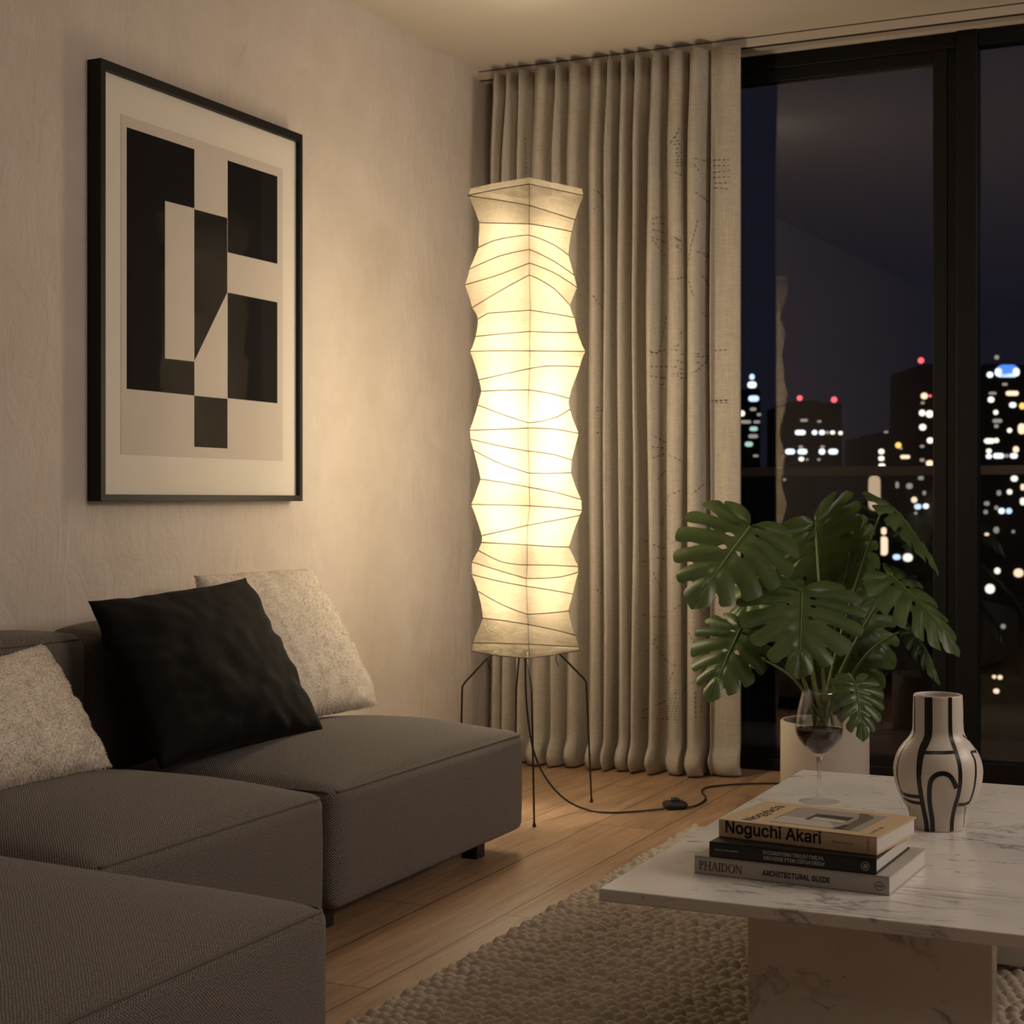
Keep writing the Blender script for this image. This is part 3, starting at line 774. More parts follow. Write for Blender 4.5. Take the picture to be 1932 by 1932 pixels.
# ------------------------------------------------------------------ rug
rx0, rx1, ry0, ry1, st_ = 1.205, 3.35, 2.27, 4.66, .0046
nx, ny = int((rx1-rx0)/st_), int((ry1-ry0)/st_)
X, Y = np.meshgrid(np.linspace(rx0, rx1, nx), np.linspace(ry0, ry1, ny))
rowp = .036
rng = np.random.default_rng(3)
wy = Y + .004*np.sin(X*9+Y*3) + .003*np.sin(X*23+1.3)
ri = np.floor(wy/rowp); ph = (wy/rowp-ri)
jit = rng.random(4000); jr = jit[(ri.astype(int) % 4000)]
lx = (X + .012*jr)/.0275 + .5*(ri % 2) + .22*(ph-.5) + .25*np.sin(X*4+jr*30)*.3
li = np.floor(lx); lp = lx-li
hsh = np.modf(np.abs(np.sin(li*12.9898+ri*78.233)*43758.5453))[0]
hh = np.power(np.clip(np.sin(np.pi*ph), 0, 1), .6)*(.35+.65*np.power(np.clip(np.sin(np.pi*lp), 0, 1), .55))
Zr = .003 + .0180*hh*(.70+.45*hsh)
edge = np.minimum(np.minimum(X-rx0, rx1-X), np.minimum(Y-ry0, ry1-Y))
Zr *= np.clip(edge/.006, .15, 1)
V = np.stack([X + .003*(hsh-.5), Y, Zr], -1).reshape(-1, 3)
I = np.arange(nx*ny).reshape(ny, nx)
F = np.stack([I[:-1, :-1], I[:-1, 1:], I[1:, 1:], I[1:, :-1]], -1).reshape(-1, 4)
me = bpy.data.meshes.new('m'); me.vertices.add(len(V)); me.vertices.foreach_set('co', V.ravel())
me.loops.add(F.size); me.loops.foreach_set('vertex_index', F.ravel())
me.polygons.add(len(F)); me.polygons.foreach_set('loop_start', np.arange(0, F.size, 4))
me.polygons.foreach_set('use_smooth', np.ones(len(F), dtype=bool))
me.update(calc_edges=True); me.validate()
rug = link('rug', me, M['rug']); tag(rug, 'chunky loop woven beige wool rug on the floor under the marble table', 'rug')

# ------------------------------------------------------------------ marble table
TX0, TX1, TY0, TY1, TZ = 1.783, 2.62, 2.46, 3.75, .36
tbl = thing('coffee_table', 'low rectangular white marble coffee table on slab legs, on the rug', 'table', ((TX0+TX1)/2, (TY0+TY1)/2, 0))
link('table_top', MB().box((TX0, TY0, TZ-.0215), (TX1, TY1, TZ), .0025).mesh(), M['marble'], tbl)
link('leg', MB().box((2.007, 2.56, .024), (2.398, 2.61, TZ-.0215), .003).mesh(), M['marble'], tbl)
link('leg', MB().box((2.007, 3.49, .024), (2.398, 3.54, TZ-.0215), .003).mesh(), M['marble'], tbl)

# ------------------------------------------------------------------ lettering
try: FONT = bpy.data.fonts.load(bpy.utils.system_resource('DATAFILES', path='fonts') + '/Inter.woff2')
except Exception: FONT = None
def text_mesh(body, size, off=0.0, space=1.0):
    """outlines of the lettering, thickened by off, each stroke filled on its own so overlapping strokes stay solid"""
    from mathutils.geometry import tessellate_polygon, interpolate_bezier
    cu = bpy.data.curves.new('lettering', 'FONT'); cu.body = body; cu.size = size; cu.space_character = space
    if FONT: cu.font = FONT
    cu.align_x = 'LEFT'; cu.align_y = 'BOTTOM_BASELINE'
    o = bpy.data.objects.new('lettering', cu); COL.objects.link(o)
    dg = bpy.context.evaluated_depsgraph_get(); dg.update()
    cv = o.to_curve(dg); cont = []
    for sp_ in cv.splines:
        P = []
        if sp_.type == 'BEZIER':
            B = sp_.bezier_points
            for k in range(len(B)):
                a, c = B[k], B[(k+1) % len(B)]
                P += interpolate_bezier(a.co, a.handle_right, c.handle_left, c.co, 5)[:-1]
        else: P = [p.co.to_3d() for p in sp_.points]
        P = [Q((p.x, p.y, 0)) for p in P]
        P = [p for k, p in enumerate(P) if (p-P[k-1]).length > 1e-7]
        if len(P) > 2: cont.append(P)
    o.to_curve_clear(); bpy.data.objects.remove(o); bpy.data.curves.remove(cu)
    def area(P): return .5*sum(P[k-1].x*P[k].y-P[k].x*P[k-1].y for k in range(len(P)))
    def inside(p, P):
        r = False
        for k in range(len(P)):
            a, c = P[k-1], P[k]
            if (a.y > p.y) != (c.y > p.y) and p.x < (c.x-a.x)*(p.y-a.y)/(c.y-a.y)+a.x: r = not r
        return r
    big = max(cont, key=lambda P: abs(area(P))); sg = 1 if area(big) > 0 else -1
    outs = [P for P in cont if area(P)*sg > 0]; holes = [P for P in cont if area(P)*sg < 0]
    vs, fs = [], []
    for P in outs:
        c2 = bpy.data.curves.new('stroke', 'CURVE'); c2.dimensions = '2D'; c2.fill_mode = 'BOTH'; c2.extrude = .00015
        for L in [P]+[h for h in holes if inside(h[0], P) and abs(area(h)) < abs(area(P))]:
            sp_ = c2.splines.new('POLY'); sp_.points.add(len(L)-1); sp_.use_cyclic_u = True
            for k, p in enumerate(L): sp_.points[k].co = (p.x, p.y, 0, 1)
        o = bpy.data.objects.new('stroke', c2); COL.objects.link(o); dg.update()
        me = bpy.data.meshes.new_from_object(o.evaluated_get(bpy.context.evaluated_depsgraph_get()))
        base = len(vs); vs += [v.co.copy() for v in me.vertices]; fs += [[base+k for k in p.vertices] for p in me.polygons]
        bpy.data.objects.remove(o); bpy.data.curves.remove(c2); bpy.data.meshes.remove(me)
    if off > 0:                                      # bolder: the same outline inked once more with a broad pen
        w = off*size
        for P in cont:
            for k in range(len(P)):
                a, c = P[k-1], P[k]; d = (c-a).normalized(); n_ = Q((-d.y, d.x, 0))*w; e = d*w*.45; base = len(vs)
                vs += [v+Q((0, 0, .00015)) for v in (a-e-n_, c+e-n_, c+e+n_, a-e+n_)]; fs.append([base, base+1, base+2, base+3])
    me = bpy.data.meshes.new('m'); me.from_pydata(vs, [], fs); me.update(); return me
def put_text(name, body, mat, parent, org, right, up, width=None, size=.01, off=0.0, space=1.0, height=None):
    me = text_mesh(body, size, off, space=space)
    xs = [v.co.x for v in me.vertices]; ys = [v.co.y for v in me.vertices]
    w0 = max(xs)-min(xs); h0 = max(ys)
    kx = width/w0 if width else 1; ky = (height/h0) if height else (kx if width else 1)
    right, up = Q(right).normalized(), Q(up).normalized(); n_ = right.cross(up); x0 = min(xs)
    for v in me.vertices: v.co = Q(org)+right*((v.co.x-x0)*kx)+up*(v.co.y*ky)+n_*v.co.z
    return link(name, me, mat, parent)

def stroke_letters(word, h, wd):
    """roman capitals with thick stems, thin strokes and serifs; returns list of quads and the width"""
    T, t_ = .15*h, .055*h; out = []; x = 0
    def line(a, b, w): out.append((a, b, w))
    def stem(x, y0=0, y1=1, w=T):
        line((x, y0*h), (x, y1*h), w)
        for y in (y0, y1): line((x-w*1.05, y*h+(t_/2 if y == 0 else -t_/2)), (x+w*1.05, y*h+(t_/2 if y == 0 else -t_/2)), t_)
    def arc(cx, cy, rx, ry, a0, a1, n=14):
        for i in range(n):
            p0, p1 = a0+(a1-a0)*i/n, a0+(a1-a0)*(i+1)/n; mid = (p0+p1)/2
            w = t_+(T-t_)*abs(math.cos(mid))**1.5
            e = (p1-p0)*.12
            line((cx+rx*math.cos(p0-e), cy+ry*math.sin(p0-e)), (cx+rx*math.cos(p1+e), cy+ry*math.sin(p1+e)), w)
    for ch in word:
        if ch == 'P': stem(x+.15*h); arc(x+.2*h, .745*h, .33*h, .225*h, -PI/2, PI/2); line((x+.15*h, .97*h), (x+.25*h, .97*h), t_); line((x+.15*h, .52*h), (x+.25*h, .52*h), t_); x += .72*h
        elif ch == 'H': stem(x+.15*h); stem(x+.75*h); line((x+.15*h, .52*h), (x+.75*h, .52*h), t_); x += .98*h
        elif ch == 'A': line((x+.1*h, .02*h), (x+.42*h, h), t_*1.1); line((x+.42*h, h), (x+.76*h, .02*h), T); line((x+.2*h, .33*h), (x+.66*h, .33*h), t_); line((x, t_/2), (x+.22*h, t_/2), t_); line((x+.6*h, t_/2), (x+.9*h, t_/2), t_); x += .96*h
        elif ch == 'I': stem(x+.15*h); x += .4*h
        elif ch == 'D': stem(x+.15*h); arc(x+.25*h, .5*h, .5*h, .47*h, -PI/2, PI/2); line((x+.15*h, .97*h), (x+.28*h, .97*h), t_); line((x+.15*h, .03*h), (x+.28*h, .03*h), t_); x += .92*h
        elif ch == 'O': arc(x+.48*h, .5*h, .40*h, .48*h, 0, 2*PI, 26); x += 1.0*h
        elif ch == 'N': stem(x+.12*h, w=t_*1.1); stem(x+.78*h, w=t_*1.1); line((x+.1*h, .97*h), (x+.78*h, .02*h), T); x += .95*h
    return out, x
def put_strokes(name, segs, k, mat, parent, org, right, up):
    right, up = Q(right).normalized(), Q(up).normalized(); n_ = right.cross(up).normalized(); b = MB()
    for (a, c, w) in segs:
        a, c = Q((a[0]*k, a[1], 0)), Q((c[0]*k, c[1], 0)); d = (c-a).normalized(); s_ = Q((-d.y, d.x, 0))*w/2
        b.poly([Q(org)+right*p.x+up*p.y+n_*.0003 for p in (a-s_, c-s_, c+s_, a+s_)], n_*-.00025)
    return link(name, b.mesh(), mat, parent)
def ringpts(c, right, up, rx, ry, n=24, diamond=0):
    out = []
    for i in range(n):
        a = 2*PI*i/n; x, y = math.cos(a), math.sin(a)
        out.append(Q(c)+Q(right)*rx*x+Q(up)*ry*(y*(1-diamond*abs(x)) if diamond else y))
    return out

# ------------------------------------------------------------------ books
def book(label, z0, pL, pR, depth, th, cover, pages_in=.006):
    """pL, pR: pixels of the spine's lower corners; returns thing and its frame"""
    a, c = on_z(*pL, z0), on_z(*pR, z0)
    e1 = (c-a); Ls = e1.length; e1.normalize(); e2 = Q((-e1.y, e1.x, 0))
    Mx = Matrix((e1.to_4d(), e2.to_4d(), (0, 0, 1, 0), (0, 0, 0, 1))).transposed(); Mx.translation = a
    for i in range(3): Mx[3][i] = 0
    root = thing('book', label, 'book', (a+c)/2+e2*depth/2, 'books stacked on the marble table')
    bt = .0028
    link('cover', MB().box((0, 0, .0003), (Ls, depth, bt), .0006, Mx).box((0, 0, th-bt), (Ls, depth, th), .0006, Mx).box((0, 0, .0003), (Ls, bt, th), .0008, Mx).mesh(), cover, root)
    link('page_block', MB().box((pages_in, bt*.9, bt*.9), (Ls-.0012 if pages_in < .004 else Ls-.003, depth-.004, th-bt*.9), 0, Mx).mesh(), M['pages'], root)
    def sp(x, z): return Mx @ Q((x, -.0002, z))            # on the spine
    def tp_(x, y): return Mx @ Q((x, y, th+.0002))         # on the front cover
    return root, sp, tp_, e1, e2, Ls, th
zA = TZ
bk, sp, tpf, e1, e2, Ls, th = book('pale grey large book at the bottom of the stack of three', zA, (1310, 1648), (1678, 1691), .242, .031, M['cover_grey'], .003)
segs, wtot = stroke_letters('PHAIDON', .0145, 0)
put_strokes('lettering', segs, .078/wtot, M['ink_brown'], bk, sp(.009, .0085), e1, UP)
put_text('lettering', 'ARCHITECTURAL GUIDE', M['ink_dark'], bk, sp(Ls*.362, .0105), e1, UP, Ls*.345, .01, .03, 1.05, height=.0092)
b = MB(); cc = sp(Ls*.952, .0145)+e2*-.0002; b.tube(ringpts(cc, e1, UP, .0088, .0075, 28, .45), .00035, 4, closed=True)
link('emblem', b.mesh(), M['ink_dark'], bk)
put_text('lettering', 'PHAIDN', M['ink_dark'], bk, sp(Ls*.952-.0058, .0131), e1, UP, .0116, .004, .01, height=.003)
zB = zA+th+.0003
bk, sp, tpf, e1, e2, Ls, th = book('black hardback book with white spine lettering in the middle of the stack of three', zB, (1338, 1616.5), (1653.5, 1651), .222, .0262, M['cover_black'])
put_text('lettering', 'SEGULE-GEIE ANGISER', M['ink_white'], bk, sp(.0105, .0125), e1, UP, .041, .004, .0, 1.0, height=.0024)
put_text('lettering', 'EYCOROFXIRATTNO.EV CNILFA', M['ink_white'], bk, sp(Ls*.335, .0145), e1, UP, Ls*.36, .008, .008, 1.0, height=.0062)
put_text('lettering', 'ARCHIIOE FTOR CIIFUATRIOM', M['ink_white'], bk, sp(Ls*.335, .0055), e1, UP, Ls*.365, .008, .008, 1.0, height=.0062)
cc = sp(Ls*.937, .0125)+e2*-.0002; b = MB(); b.tube(ringpts(cc, e1, UP, .0066, .0066), .0005, 4, closed=True)
link('emblem', b.mesh(), M['ink_white'], bk)
put_text('lettering', 'a', M['ink_white'], bk, cc-e1*.0035-UP*.0030, e1, UP, .0070, .01, .01, height=.0064)
zC = zB+th+.0003
bk, sp, tpf, e1, e2, Ls, th = book('cream hardback book with large black spine title on top of the stack of three', zC, (1356, 1578.5), (1654.5, 1615), .2025, .0305, M['cover_cream'], .004)
put_text('lettering', 'Noguchi Akari', M['ink_dark'], bk, sp(Ls*.045, .0095), e1, UP, Ls*.615, .02, .020)
put_text('lettering', 'Mamoun Ademang', M['ink_grey'], bk, sp(Ls*.73, .0135), e1, UP, Ls*.125, .006, .0, height=.0034)
put_text('lettering', 'Vandini', M['ink_grey'], bk, sp(Ls*.953, .0055), UP, -e1, .021, .006, .0, height=.004)
# front cover: title up the left side, grey photograph with a square recess
DB = .2025
put_text('lettering', 'Nogybchi', M['ink_dark'], bk, tpf(.055, .018), e2, -e1, .150, .03, .008, height=.021)
put_text('lettering', 'Architecture of light', M['ink_grey'], bk, tpf(.082, .055), e2, -e1, .110, .005, 0, height=.0034)
put_text('lettering', 'LURI M', M['ink_grey'], bk, tpf(.268, .022), e2, -e1, .060, .01, 0, height=.007)
n_ = UP*.0003
def patch(pts, mat, lift=0): link('cover_photograph', MB().poly([tpf(x, y)+UP*(.0003+lift) for x, y in pts], -n_).mesh(), mat, bk)
X0, X1, Y0_, Y1_ = .083, .242, .028, .176
patch([(X0, Y0_), (X1, Y0_), (X1, Y1_), (X0, Y1_)], M['photo_grey'])
patch([(X0, Y0_), (.20, Y0_), (.168, .085), (X0, .085)], M['photo_light'], .0002)
patch([(.128, .075), (.196, .075), (.196, .132), (.128, .132)], M['photo_dark'], .0004)
patch([(.136, .075), (.196, .075), (.196, .098), (.136, .104)], M['photo_light'], .0006)
patch([(.196, Y0_), (.226, Y0_), (.226, .15), (.206, Y1_), (.190, Y1_), (.206, .13), (.206, .07)], M['photo_mid'], .0005)
patch([(.200, Y0_), (.212, Y0_), (.214, .062), (.204, .066)], M['photo_dark'], .0007)

# ------------------------------------------------------------------ vase
VC = on_z(1769.5, 1561, TZ); VC.z = TZ
k_ = (VC-CAM).dot(FW)/FPX
prof_px = [(45, 1311), (46, 1340), (46.5, 1366), (48, 1380), (54, 1392), (65, 1405), (74.5, 1420), (80.5, 1438), (82, 1455), (79.5, 1475), (72, 1498), (63, 1515), (56.5, 1526), (54, 1535), (51, 1552), (49, 1561)]
pr = [(r*k_, 1-(y-HOR)*k_-TZ) for r, y in prof_px][::-1]
pr[0] = (pr[0][0], 0.0006)
sp_ = catmull([(r, z, 0) for r, z in pr], 5)
outer = [(p.x, p.y) for p in sp_]
topr, topz = outer[-1]
inner = [(r-.004, z) for r, z in outer[::-1] if z > .03]
prof = [(0, .0006)] + outer + [(topr-.001, topz+.0015), (topr-.003, topz+.0015)] + inner + [(0, .03)]
vase = thing('vase', 'cream ceramic vase with bold black painted lines on the marble table', 'vase', VC)
vb = MB().lathe(prof, VC, 72)
bmesh.ops.recalc_face_normals(vb.bm, faces=vb.bm.faces[:]); vbvh = BVHTree.FromBMesh(vb.bm)
link('body', vb.mesh(), M['ceramic'], vase, True)
def painted(b, pts, w):
    """brush line laid on the vase surface; w: width in photo pixels"""
    c = catmull([(1460+x/4.6, 1270+y/4.6, 0) for x, y in pts], 7)
    prev = None
    for i, p in enumerate(c):
        h_ = hit(vbvh, p.x, p.y)
        if h_ is None: prev = None; continue
        loc, nm = h_
        if prev is not None:
            pl, pn = prev; d = (loc-pl)
            if d.length < 1e-6: continue
            d.normalize(); wid = (w if not callable(w) else w(i/len(c)))*k_/2
            s0 = pn.cross(d).normalized()*wid; s1 = nm.cross(d).normalized()*wid; o = .0007
            def onv(q):
                l2, n2, _, _ = vbvh.find_nearest(q); return l2+n2*(o if n2.dot(q-Q((VC.x, VC.y, q.z))) > 0 else -o)
            e = d*(.15*(loc-pl).length)
            b.poly([onv(pl-s0-e), onv(loc-s1+e), onv(loc+s1+e), onv(pl+s0-e)])
        prev = (loc, nm)
b = MB()
painted(b, [(1328, 215), (1328, 480), (1322, 560), (1285, 640), (1262, 750), (1258, 900), (1275, 1040), (1300, 1180), (1322, 1290), (1330, 1372)], 9)
painted(b, [(1358, 215), (1358, 500), (1340, 590), (1300, 680), (1276, 760), (1264, 880)], 8)
painted(b, [(1530, 215), (1532, 480), (1545, 580), (1580, 680), (1612, 800), (1618, 940), (1600, 1060), (1570, 1160), (1550, 1260), (1543, 1372)], 7.5)
painted(b, [(1295, 690), (1400, 690), (1500, 690), (1585, 684)], 6.5)
painted(b, [(1378, 1372), (1374, 1270), (1352, 1120), (1352, 990), (1372, 920), (1420, 880), (1480, 872), (1530, 895), (1560, 940), (1585, 998)], 8.5)
painted(b, [(1222, 205), (1222, 480), (1205, 545), (1135, 625), (1085, 740), (1070, 860), (1085, 960), (1105, 1020)], 4)
painted(b, [(1100, 1030), (1160, 1060), (1270, 1075)], 7)
painted(b, [(1130, 1085), (1190, 1115), (1285, 1132)], 7)
painted(b, [(1600, 1140), (1650, 1138), (1700, 1118)], 7)
painted(b, [(1700, 1115), (1735, 1010), (1752, 880), (1745, 760), (1715, 690), (1755, 680)], 5)
painted(b, [(1640, 540), (1700, 595), (1755, 668)], 3)
painted(b, [(1172, 1155), (1185, 1240), (1205, 1335)], 1.5)
painted(b, [(1660, 1160), (1655, 1250), (1645, 1340)], 1.5)
link('painted_lines', b.mesh(fix=True), M['glaze_black'], vase)

# ------------------------------------------------------------------ wine glass
GC = on_z(1545.5, 1512.5, TZ); GC.z = TZ; g_ = (GC-CAM).dot(FW)/FPX
def gz(y): return 1-(y-HOR)*g_-TZ
og = [(.0, .0006), (38*g_, .0006), (38.4*g_, .0014), (36*g_, .0022), (20*g_, .0042), (9*g_, .0085), (5.2*g_, .014), (4.0*g_, .028), (3.6*g_, .055), (4.4*g_, gz(1436)), (7.5*g_, gz(1427)), (18*g_, gz(1417)), (31*g_, gz(1405)), (40.5*g_, gz(1390)), (44*g_, gz(1376)), (43.4*g_, gz(1362)), (40*g_, gz(1340)), (36*g_, gz(1322)), (32.2*g_, gz(1305))]
oc = [(p.x, p.y) for p in catmull([(r, z, 0) for r, z in og[5:]], 4)]
og2 = og[:5]+oc
bowl0 = gz(1425)
ic = [(r-.0011, z) for r, z in oc[::-1] if z > bowl0+.004]
wg = thing('wine_glass', 'stemmed wine glass half full of red wine on the marble table', 'glass', GC)
link('bowl', MB().lathe([p for p in oc if p[1] > bowl0-.0005]+[(32.2*g_-.0005, gz(1305)+.0005)]+ic+[(0, bowl0+.0025)], GC, 64).mesh(), M['bowl'], wg, True)
link('stem', MB().lathe(og2[:5]+[p for p in oc if p[1] <= bowl0]+[(0, bowl0)], GC, 48).mesh(), M['goblet'], wg, True)
lvl = gz(1375)
wp = [(0, bowl0+.0027)]+[(r+.00004, z) for r, z in ic[::-1] if z < lvl]
rl_ = wp[-1][0]
wp += [(rl_, lvl), (rl_*.96, lvl-.0006), (0, lvl-.0006)]
w_ = link('wine', MB().lathe(wp, GC, 64).mesh(), M['wine'], wg, True); w_['label'] = 'dark red wine'

# ------------------------------------------------------------------ plant
PC = CAM + RT*((1556-CXP)/FPX*5.1) + FW*5.1; PC.z = 0
pk = 5.1/FPX; pr_ = 82.5*pk; ptop = 1-(1359-HOR)*pk
pot = thing('plant_pot', 'plain cylindrical stone coloured pot behind the table holding the monstera', 'pot', PC)
link('pot_body', MB().lathe([(0, 0), (pr_-.004, 0), (pr_, .004), (pr_, ptop-.003), (pr_-.003, ptop), (pr_-.010, ptop), (pr_-.012, ptop-.004), (pr_-.014, .03), (0, .03)], PC, 72).mesh(), M['pot'], pot, True)
link('soil', MB().lathe([(0, ptop-.10), (pr_-.0145, ptop-.105), (pr_-.0145, ptop-.055), (pr_*.5, ptop-.045), (0, ptop-.042)], PC, 40).mesh(), M['soil'], pot, True)
plant = thing('monstera_plant', 'monstera plant with large split leaves in the cylindrical pot by the window', 'plant', Q((PC.x, PC.y, ptop-.05)))

MARG = catmull([(.015, -.035, 0), (.06, -.125, 0), (.17, -.19, 0), (.31, -.175, 0), (.43, -.08, 0), (.51, .08, 0), (.525, .27, 0), (.48, .47, 0), (.38, .67, 0), (.24, .85, 0), (.10, .965, 0), (0, 1.04, 0)], 10)
MLEN = [0]
for a, b_ in zip(MARG, MARG[1:]): MLEN.append(MLEN[-1]+(b_-a).length)
def marg(s):
    d = s*MLEN[-1]
    for i in range(len(MARG)-1):
        if MLEN[i+1] >= d:
            t = (d-MLEN[i])/(MLEN[i+1]-MLEN[i]); return MARG[i].lerp(MARG[i+1], t)
    return MARG[-1]
def leaf_flat(seed, nl=8, split=1.0):
    """unit leaf: list of (u, v, corrugation) and faces; heart outline cut by slits and holes"""
    rnd = random.Random(seed); verts, faces = [], []
    for sd_ in (-1, 1):
        ed = [0]
        wts = [1.75, 1.05]+[1.0]*(nl-4)+[.9, .8]
        tot = sum(wts)
        for w in wts: ed.append(ed[-1]+w/tot)
        ed = [min(1, max(0, e+(rnd.uniform(-.012, .012) if 0 < i < nl else 0))) for i, e in enumerate(ed)]
        gaps = [None]
        for k in range(1, nl):
            slit = k >= 2 or rnd.random() < .5
            if k == nl-1 and rnd.random() < .5: slit = rnd.random() < .5
            r1 = rnd.uniform(.42, .64) + (.10 if k <= 2 else 0) + (.12 if k >= nl-2 else 0)
            g = rnd.uniform(.07, .135)*split/nl
            hole = (rnd.uniform(.13, .2), rnd.uniform(.045, .075), rnd.uniform(.10, .16)/nl) if (2 <= k <= nl-3 and rnd.random() < .75) else None
            gaps.append((r1 if slit else 2, g, hole))
        gaps.append(None)
        def gap(k, r):
            if gaps[k] is None: return 0
            r1, g, ho = gaps[k]; o = 0
            if r > r1: o = g*min(1, math.sqrt(max(0, (r-r1)/.16)))*(1+.25*(r-r1)) if r-r1 < .16 else g*(1+.25*(r-r1))
            if r > .86: o += g*.9*((r-.86)/.14)**2.2
            if ho and abs(r-ho[0]) < ho[1]: o = max(o, ho[2]*math.sqrt(1-((r-ho[0])/ho[1])**2))
            return o
        nr, nt = 26, 8
        rr = [0]+[(i/nr)**.9 for i in range(1, nr+1)]
        for k in range(nl):
            base = len(verts)
            for r in rr:
                for t in range(nt+1):
                    tt = t/nt
                    s = (ed[k]+gap(k, r))*(1-tt)+(ed[k+1]-gap(k+1, r))*tt
                    Mg = marg(s); q = max(0, (s-.25)/.75)
                    Cv = Q((0, .84*q**1.5, 0))
                    rm = r*(1-.030*abs(2*tt-1)**3*(1 if k > 1 else 0))
                    K = Q((.55*Mg.x, Cv.y*.78+Mg.y*.22, 0))
                    p = Cv*(1-rm)**2+K*2*rm*(1-rm)+Mg*rm*rm
                    sc0 = (s-ed[k])/(ed[k+1]-ed[k])
                    cor = math.sin(PI*min(1, max(0, sc0)))*sm(0, .3, r)
                    verts.append((p.x*sd_, p.y, cor, r))
            for i in range(nr):
                for t in range(nt):
                    a = base+i*(nt+1)+t; f = (a, a+1, a+nt+2, a+nt+1)
                    faces.append(f if sd_ > 0 else f[::-1])
    return verts, faces
def leaf(J, TIP, nrm, wid, seed, droop=.12, fold=.18, corr=.02, pet=None, split=1.0, nl=7, roll=0.0):
    J, TIP = at_d(*J), at_d(*TIP); T_ = TIP-J; L = T_.length/1.02; T_.normalize()
    n0 = RT*nrm[0]+UP*nrm[1]-FW*nrm[2]; n0 = (n0-T_*n0.dot(T_)).normalized(); S_ = T_.cross(n0).normalized()
    vs, fs = leaf_flat(seed, nl, split); ww = wid/1.04
    def P_(u, v, c, r):
        h_ = -droop*(v-.0)*(v-1.0)*1.0 if True else 0
        h_ += -fold*abs(u)**1.25*1.0 + corr*c - .03*r*r + .02*noise.noise(Q((u*3+seed, v*3, 0)))
        h_ += roll*u
        return J + T_*(v*L) + S_*(u*ww*L) + n0*(h_*L)
    bm = bmesh.new(); bv = [bm.verts.new(P_(*v)) for v in vs]
    for f in fs:
        try: bm.faces.new([bv[i] for i in f])
        except ValueError: pass
    bmesh.ops.remove_doubles(bm, verts=bm.verts[:], dist=L*.0012)
    bmesh.ops.dissolve_degenerate(bm, edges=bm.edges[:], dist=1e-6)
    for f in bm.faces: f.smooth = True
    me = bpy.data.meshes.new('m'); bm.to_mesh(me); bm.free()
    o = link('leaf', me, M['leaf'], plant)
    pts = [P_(0, v, 0, 0)+n0*.0012 for v in [i/14*.97 for i in range(15)]]
    link('midrib', MB().tube(pts, [.0032*(1-.8*i/14)*L/.3 for i in range(15)], 6).mesh(), M['midrib'], o, True)
    # petiole from the soil to the leaf
    st0 = Q((PC.x, PC.y, ptop-.05)) + RT*random.uniform(-.03, .03)+FW*random.uniform(-.03, .03)
    if pet is None: mid = [st0.lerp(J, .5)+UP*.05]
    else: mid = [at_d(*p) for p in pet]
    c = catmull([st0]+mid+[J-n0*.001], 10)
    link('petiole', MB().tube(c, [.0058-.0028*i/(len(c)-1) for i in range(len(c))], 7).mesh(), M['petiole'], plant, True)
# J, tip = (px, py, distance); nrm in camera axes (right, up, towards the viewer)
leaf((1415, 993, 4.95), (1305, 1145, 4.80), (-.25, .35, 1), 1.12, 1, .10, .10, .03, [(1500, 1230, 5.08), (1462, 1080, 5.02)])
leaf((1513, 1117, 4.86), (1507, 1278, 4.72), (-.05, .40, 1), 1.40, 2, .12, .08, .03, [(1535, 1290, 5.02), (1528, 1190, 4.98)])
leaf((1538, 985, 5.12), (1570, 1110, 5.26), (.0, .55, 1), 1.42, 5, .10, .22, .03, [(1552, 1250, 5.02), (1545, 1100, 5.02)])
leaf((1397, 1186, 4.92), (1337, 1323, 4.80), (-.35, .30, 1), .98, 4, .12, .16, .03, [(1520, 1290, 5.05), (1460, 1190, 5.0)])
leaf((1684, 1089, 4.98), (1812, 1236, 4.90), (.75, .85, .75), 1.05, 8, .16, .22, .03, [(1575, 1290, 5.08), (1625, 1190, 5.06), (1668, 1120, 5.0)])
leaf((1676, 952, 5.12), (1772, 1082, 4.98), (1.0, .75, .45), 1.10, 6, .16, .22, .03, [(1575, 1240, 5.1), (1622, 1080, 5.12), (1662, 968, 5.12)])
leaf((1613, 1288, 4.86), (1629, 1398, 4.78), (.15, .30, 1), .98, 7, .12, .16, .03, [(1580, 1300, 5.0), (1600, 1272, 4.9)])
leaf((1721, 1190, 5.06), (1775, 1292, 5.02), (1.0, .35, .55), 1.0, 9, .14, .22, .02, [(1590, 1300, 5.1), (1640, 1230, 5.1), (1690, 1196, 5.08)])
leaf((1470, 1085, 5.20), (1378, 1168, 5.16), (-.25, .8, .7), 1.15, 10, .10, .15, .02, [(1530, 1240, 5.16), (1490, 1120, 5.2)])
leaf((1600, 1130, 5.28), (1690, 1260, 5.30), (.3, .5, .9), 1.15, 12, .10, .15, .02, [(1565, 1250, 5.2), (1588, 1160, 5.25)])
leaf((1500, 1040, 5.26), (1440, 1100, 5.3), (-.2, .9, .6), 1.25, 13, .10, .15, .02)
leaf((1432, 1240, 5.02), (1412, 1262, 5.0), (-.5, .6, .6), 1.1, 14, .10, .3, .02)
leaf((1610, 1010, 5.28), (1650, 1130, 5.36), (.3, .5, .9), 1.0, 15, .10, .2, .02)
leaf((1590, 1200, 5.2), (1665, 1330, 5.25), (.2, .4, .9), 1.0, 16, .10, .2, .02)

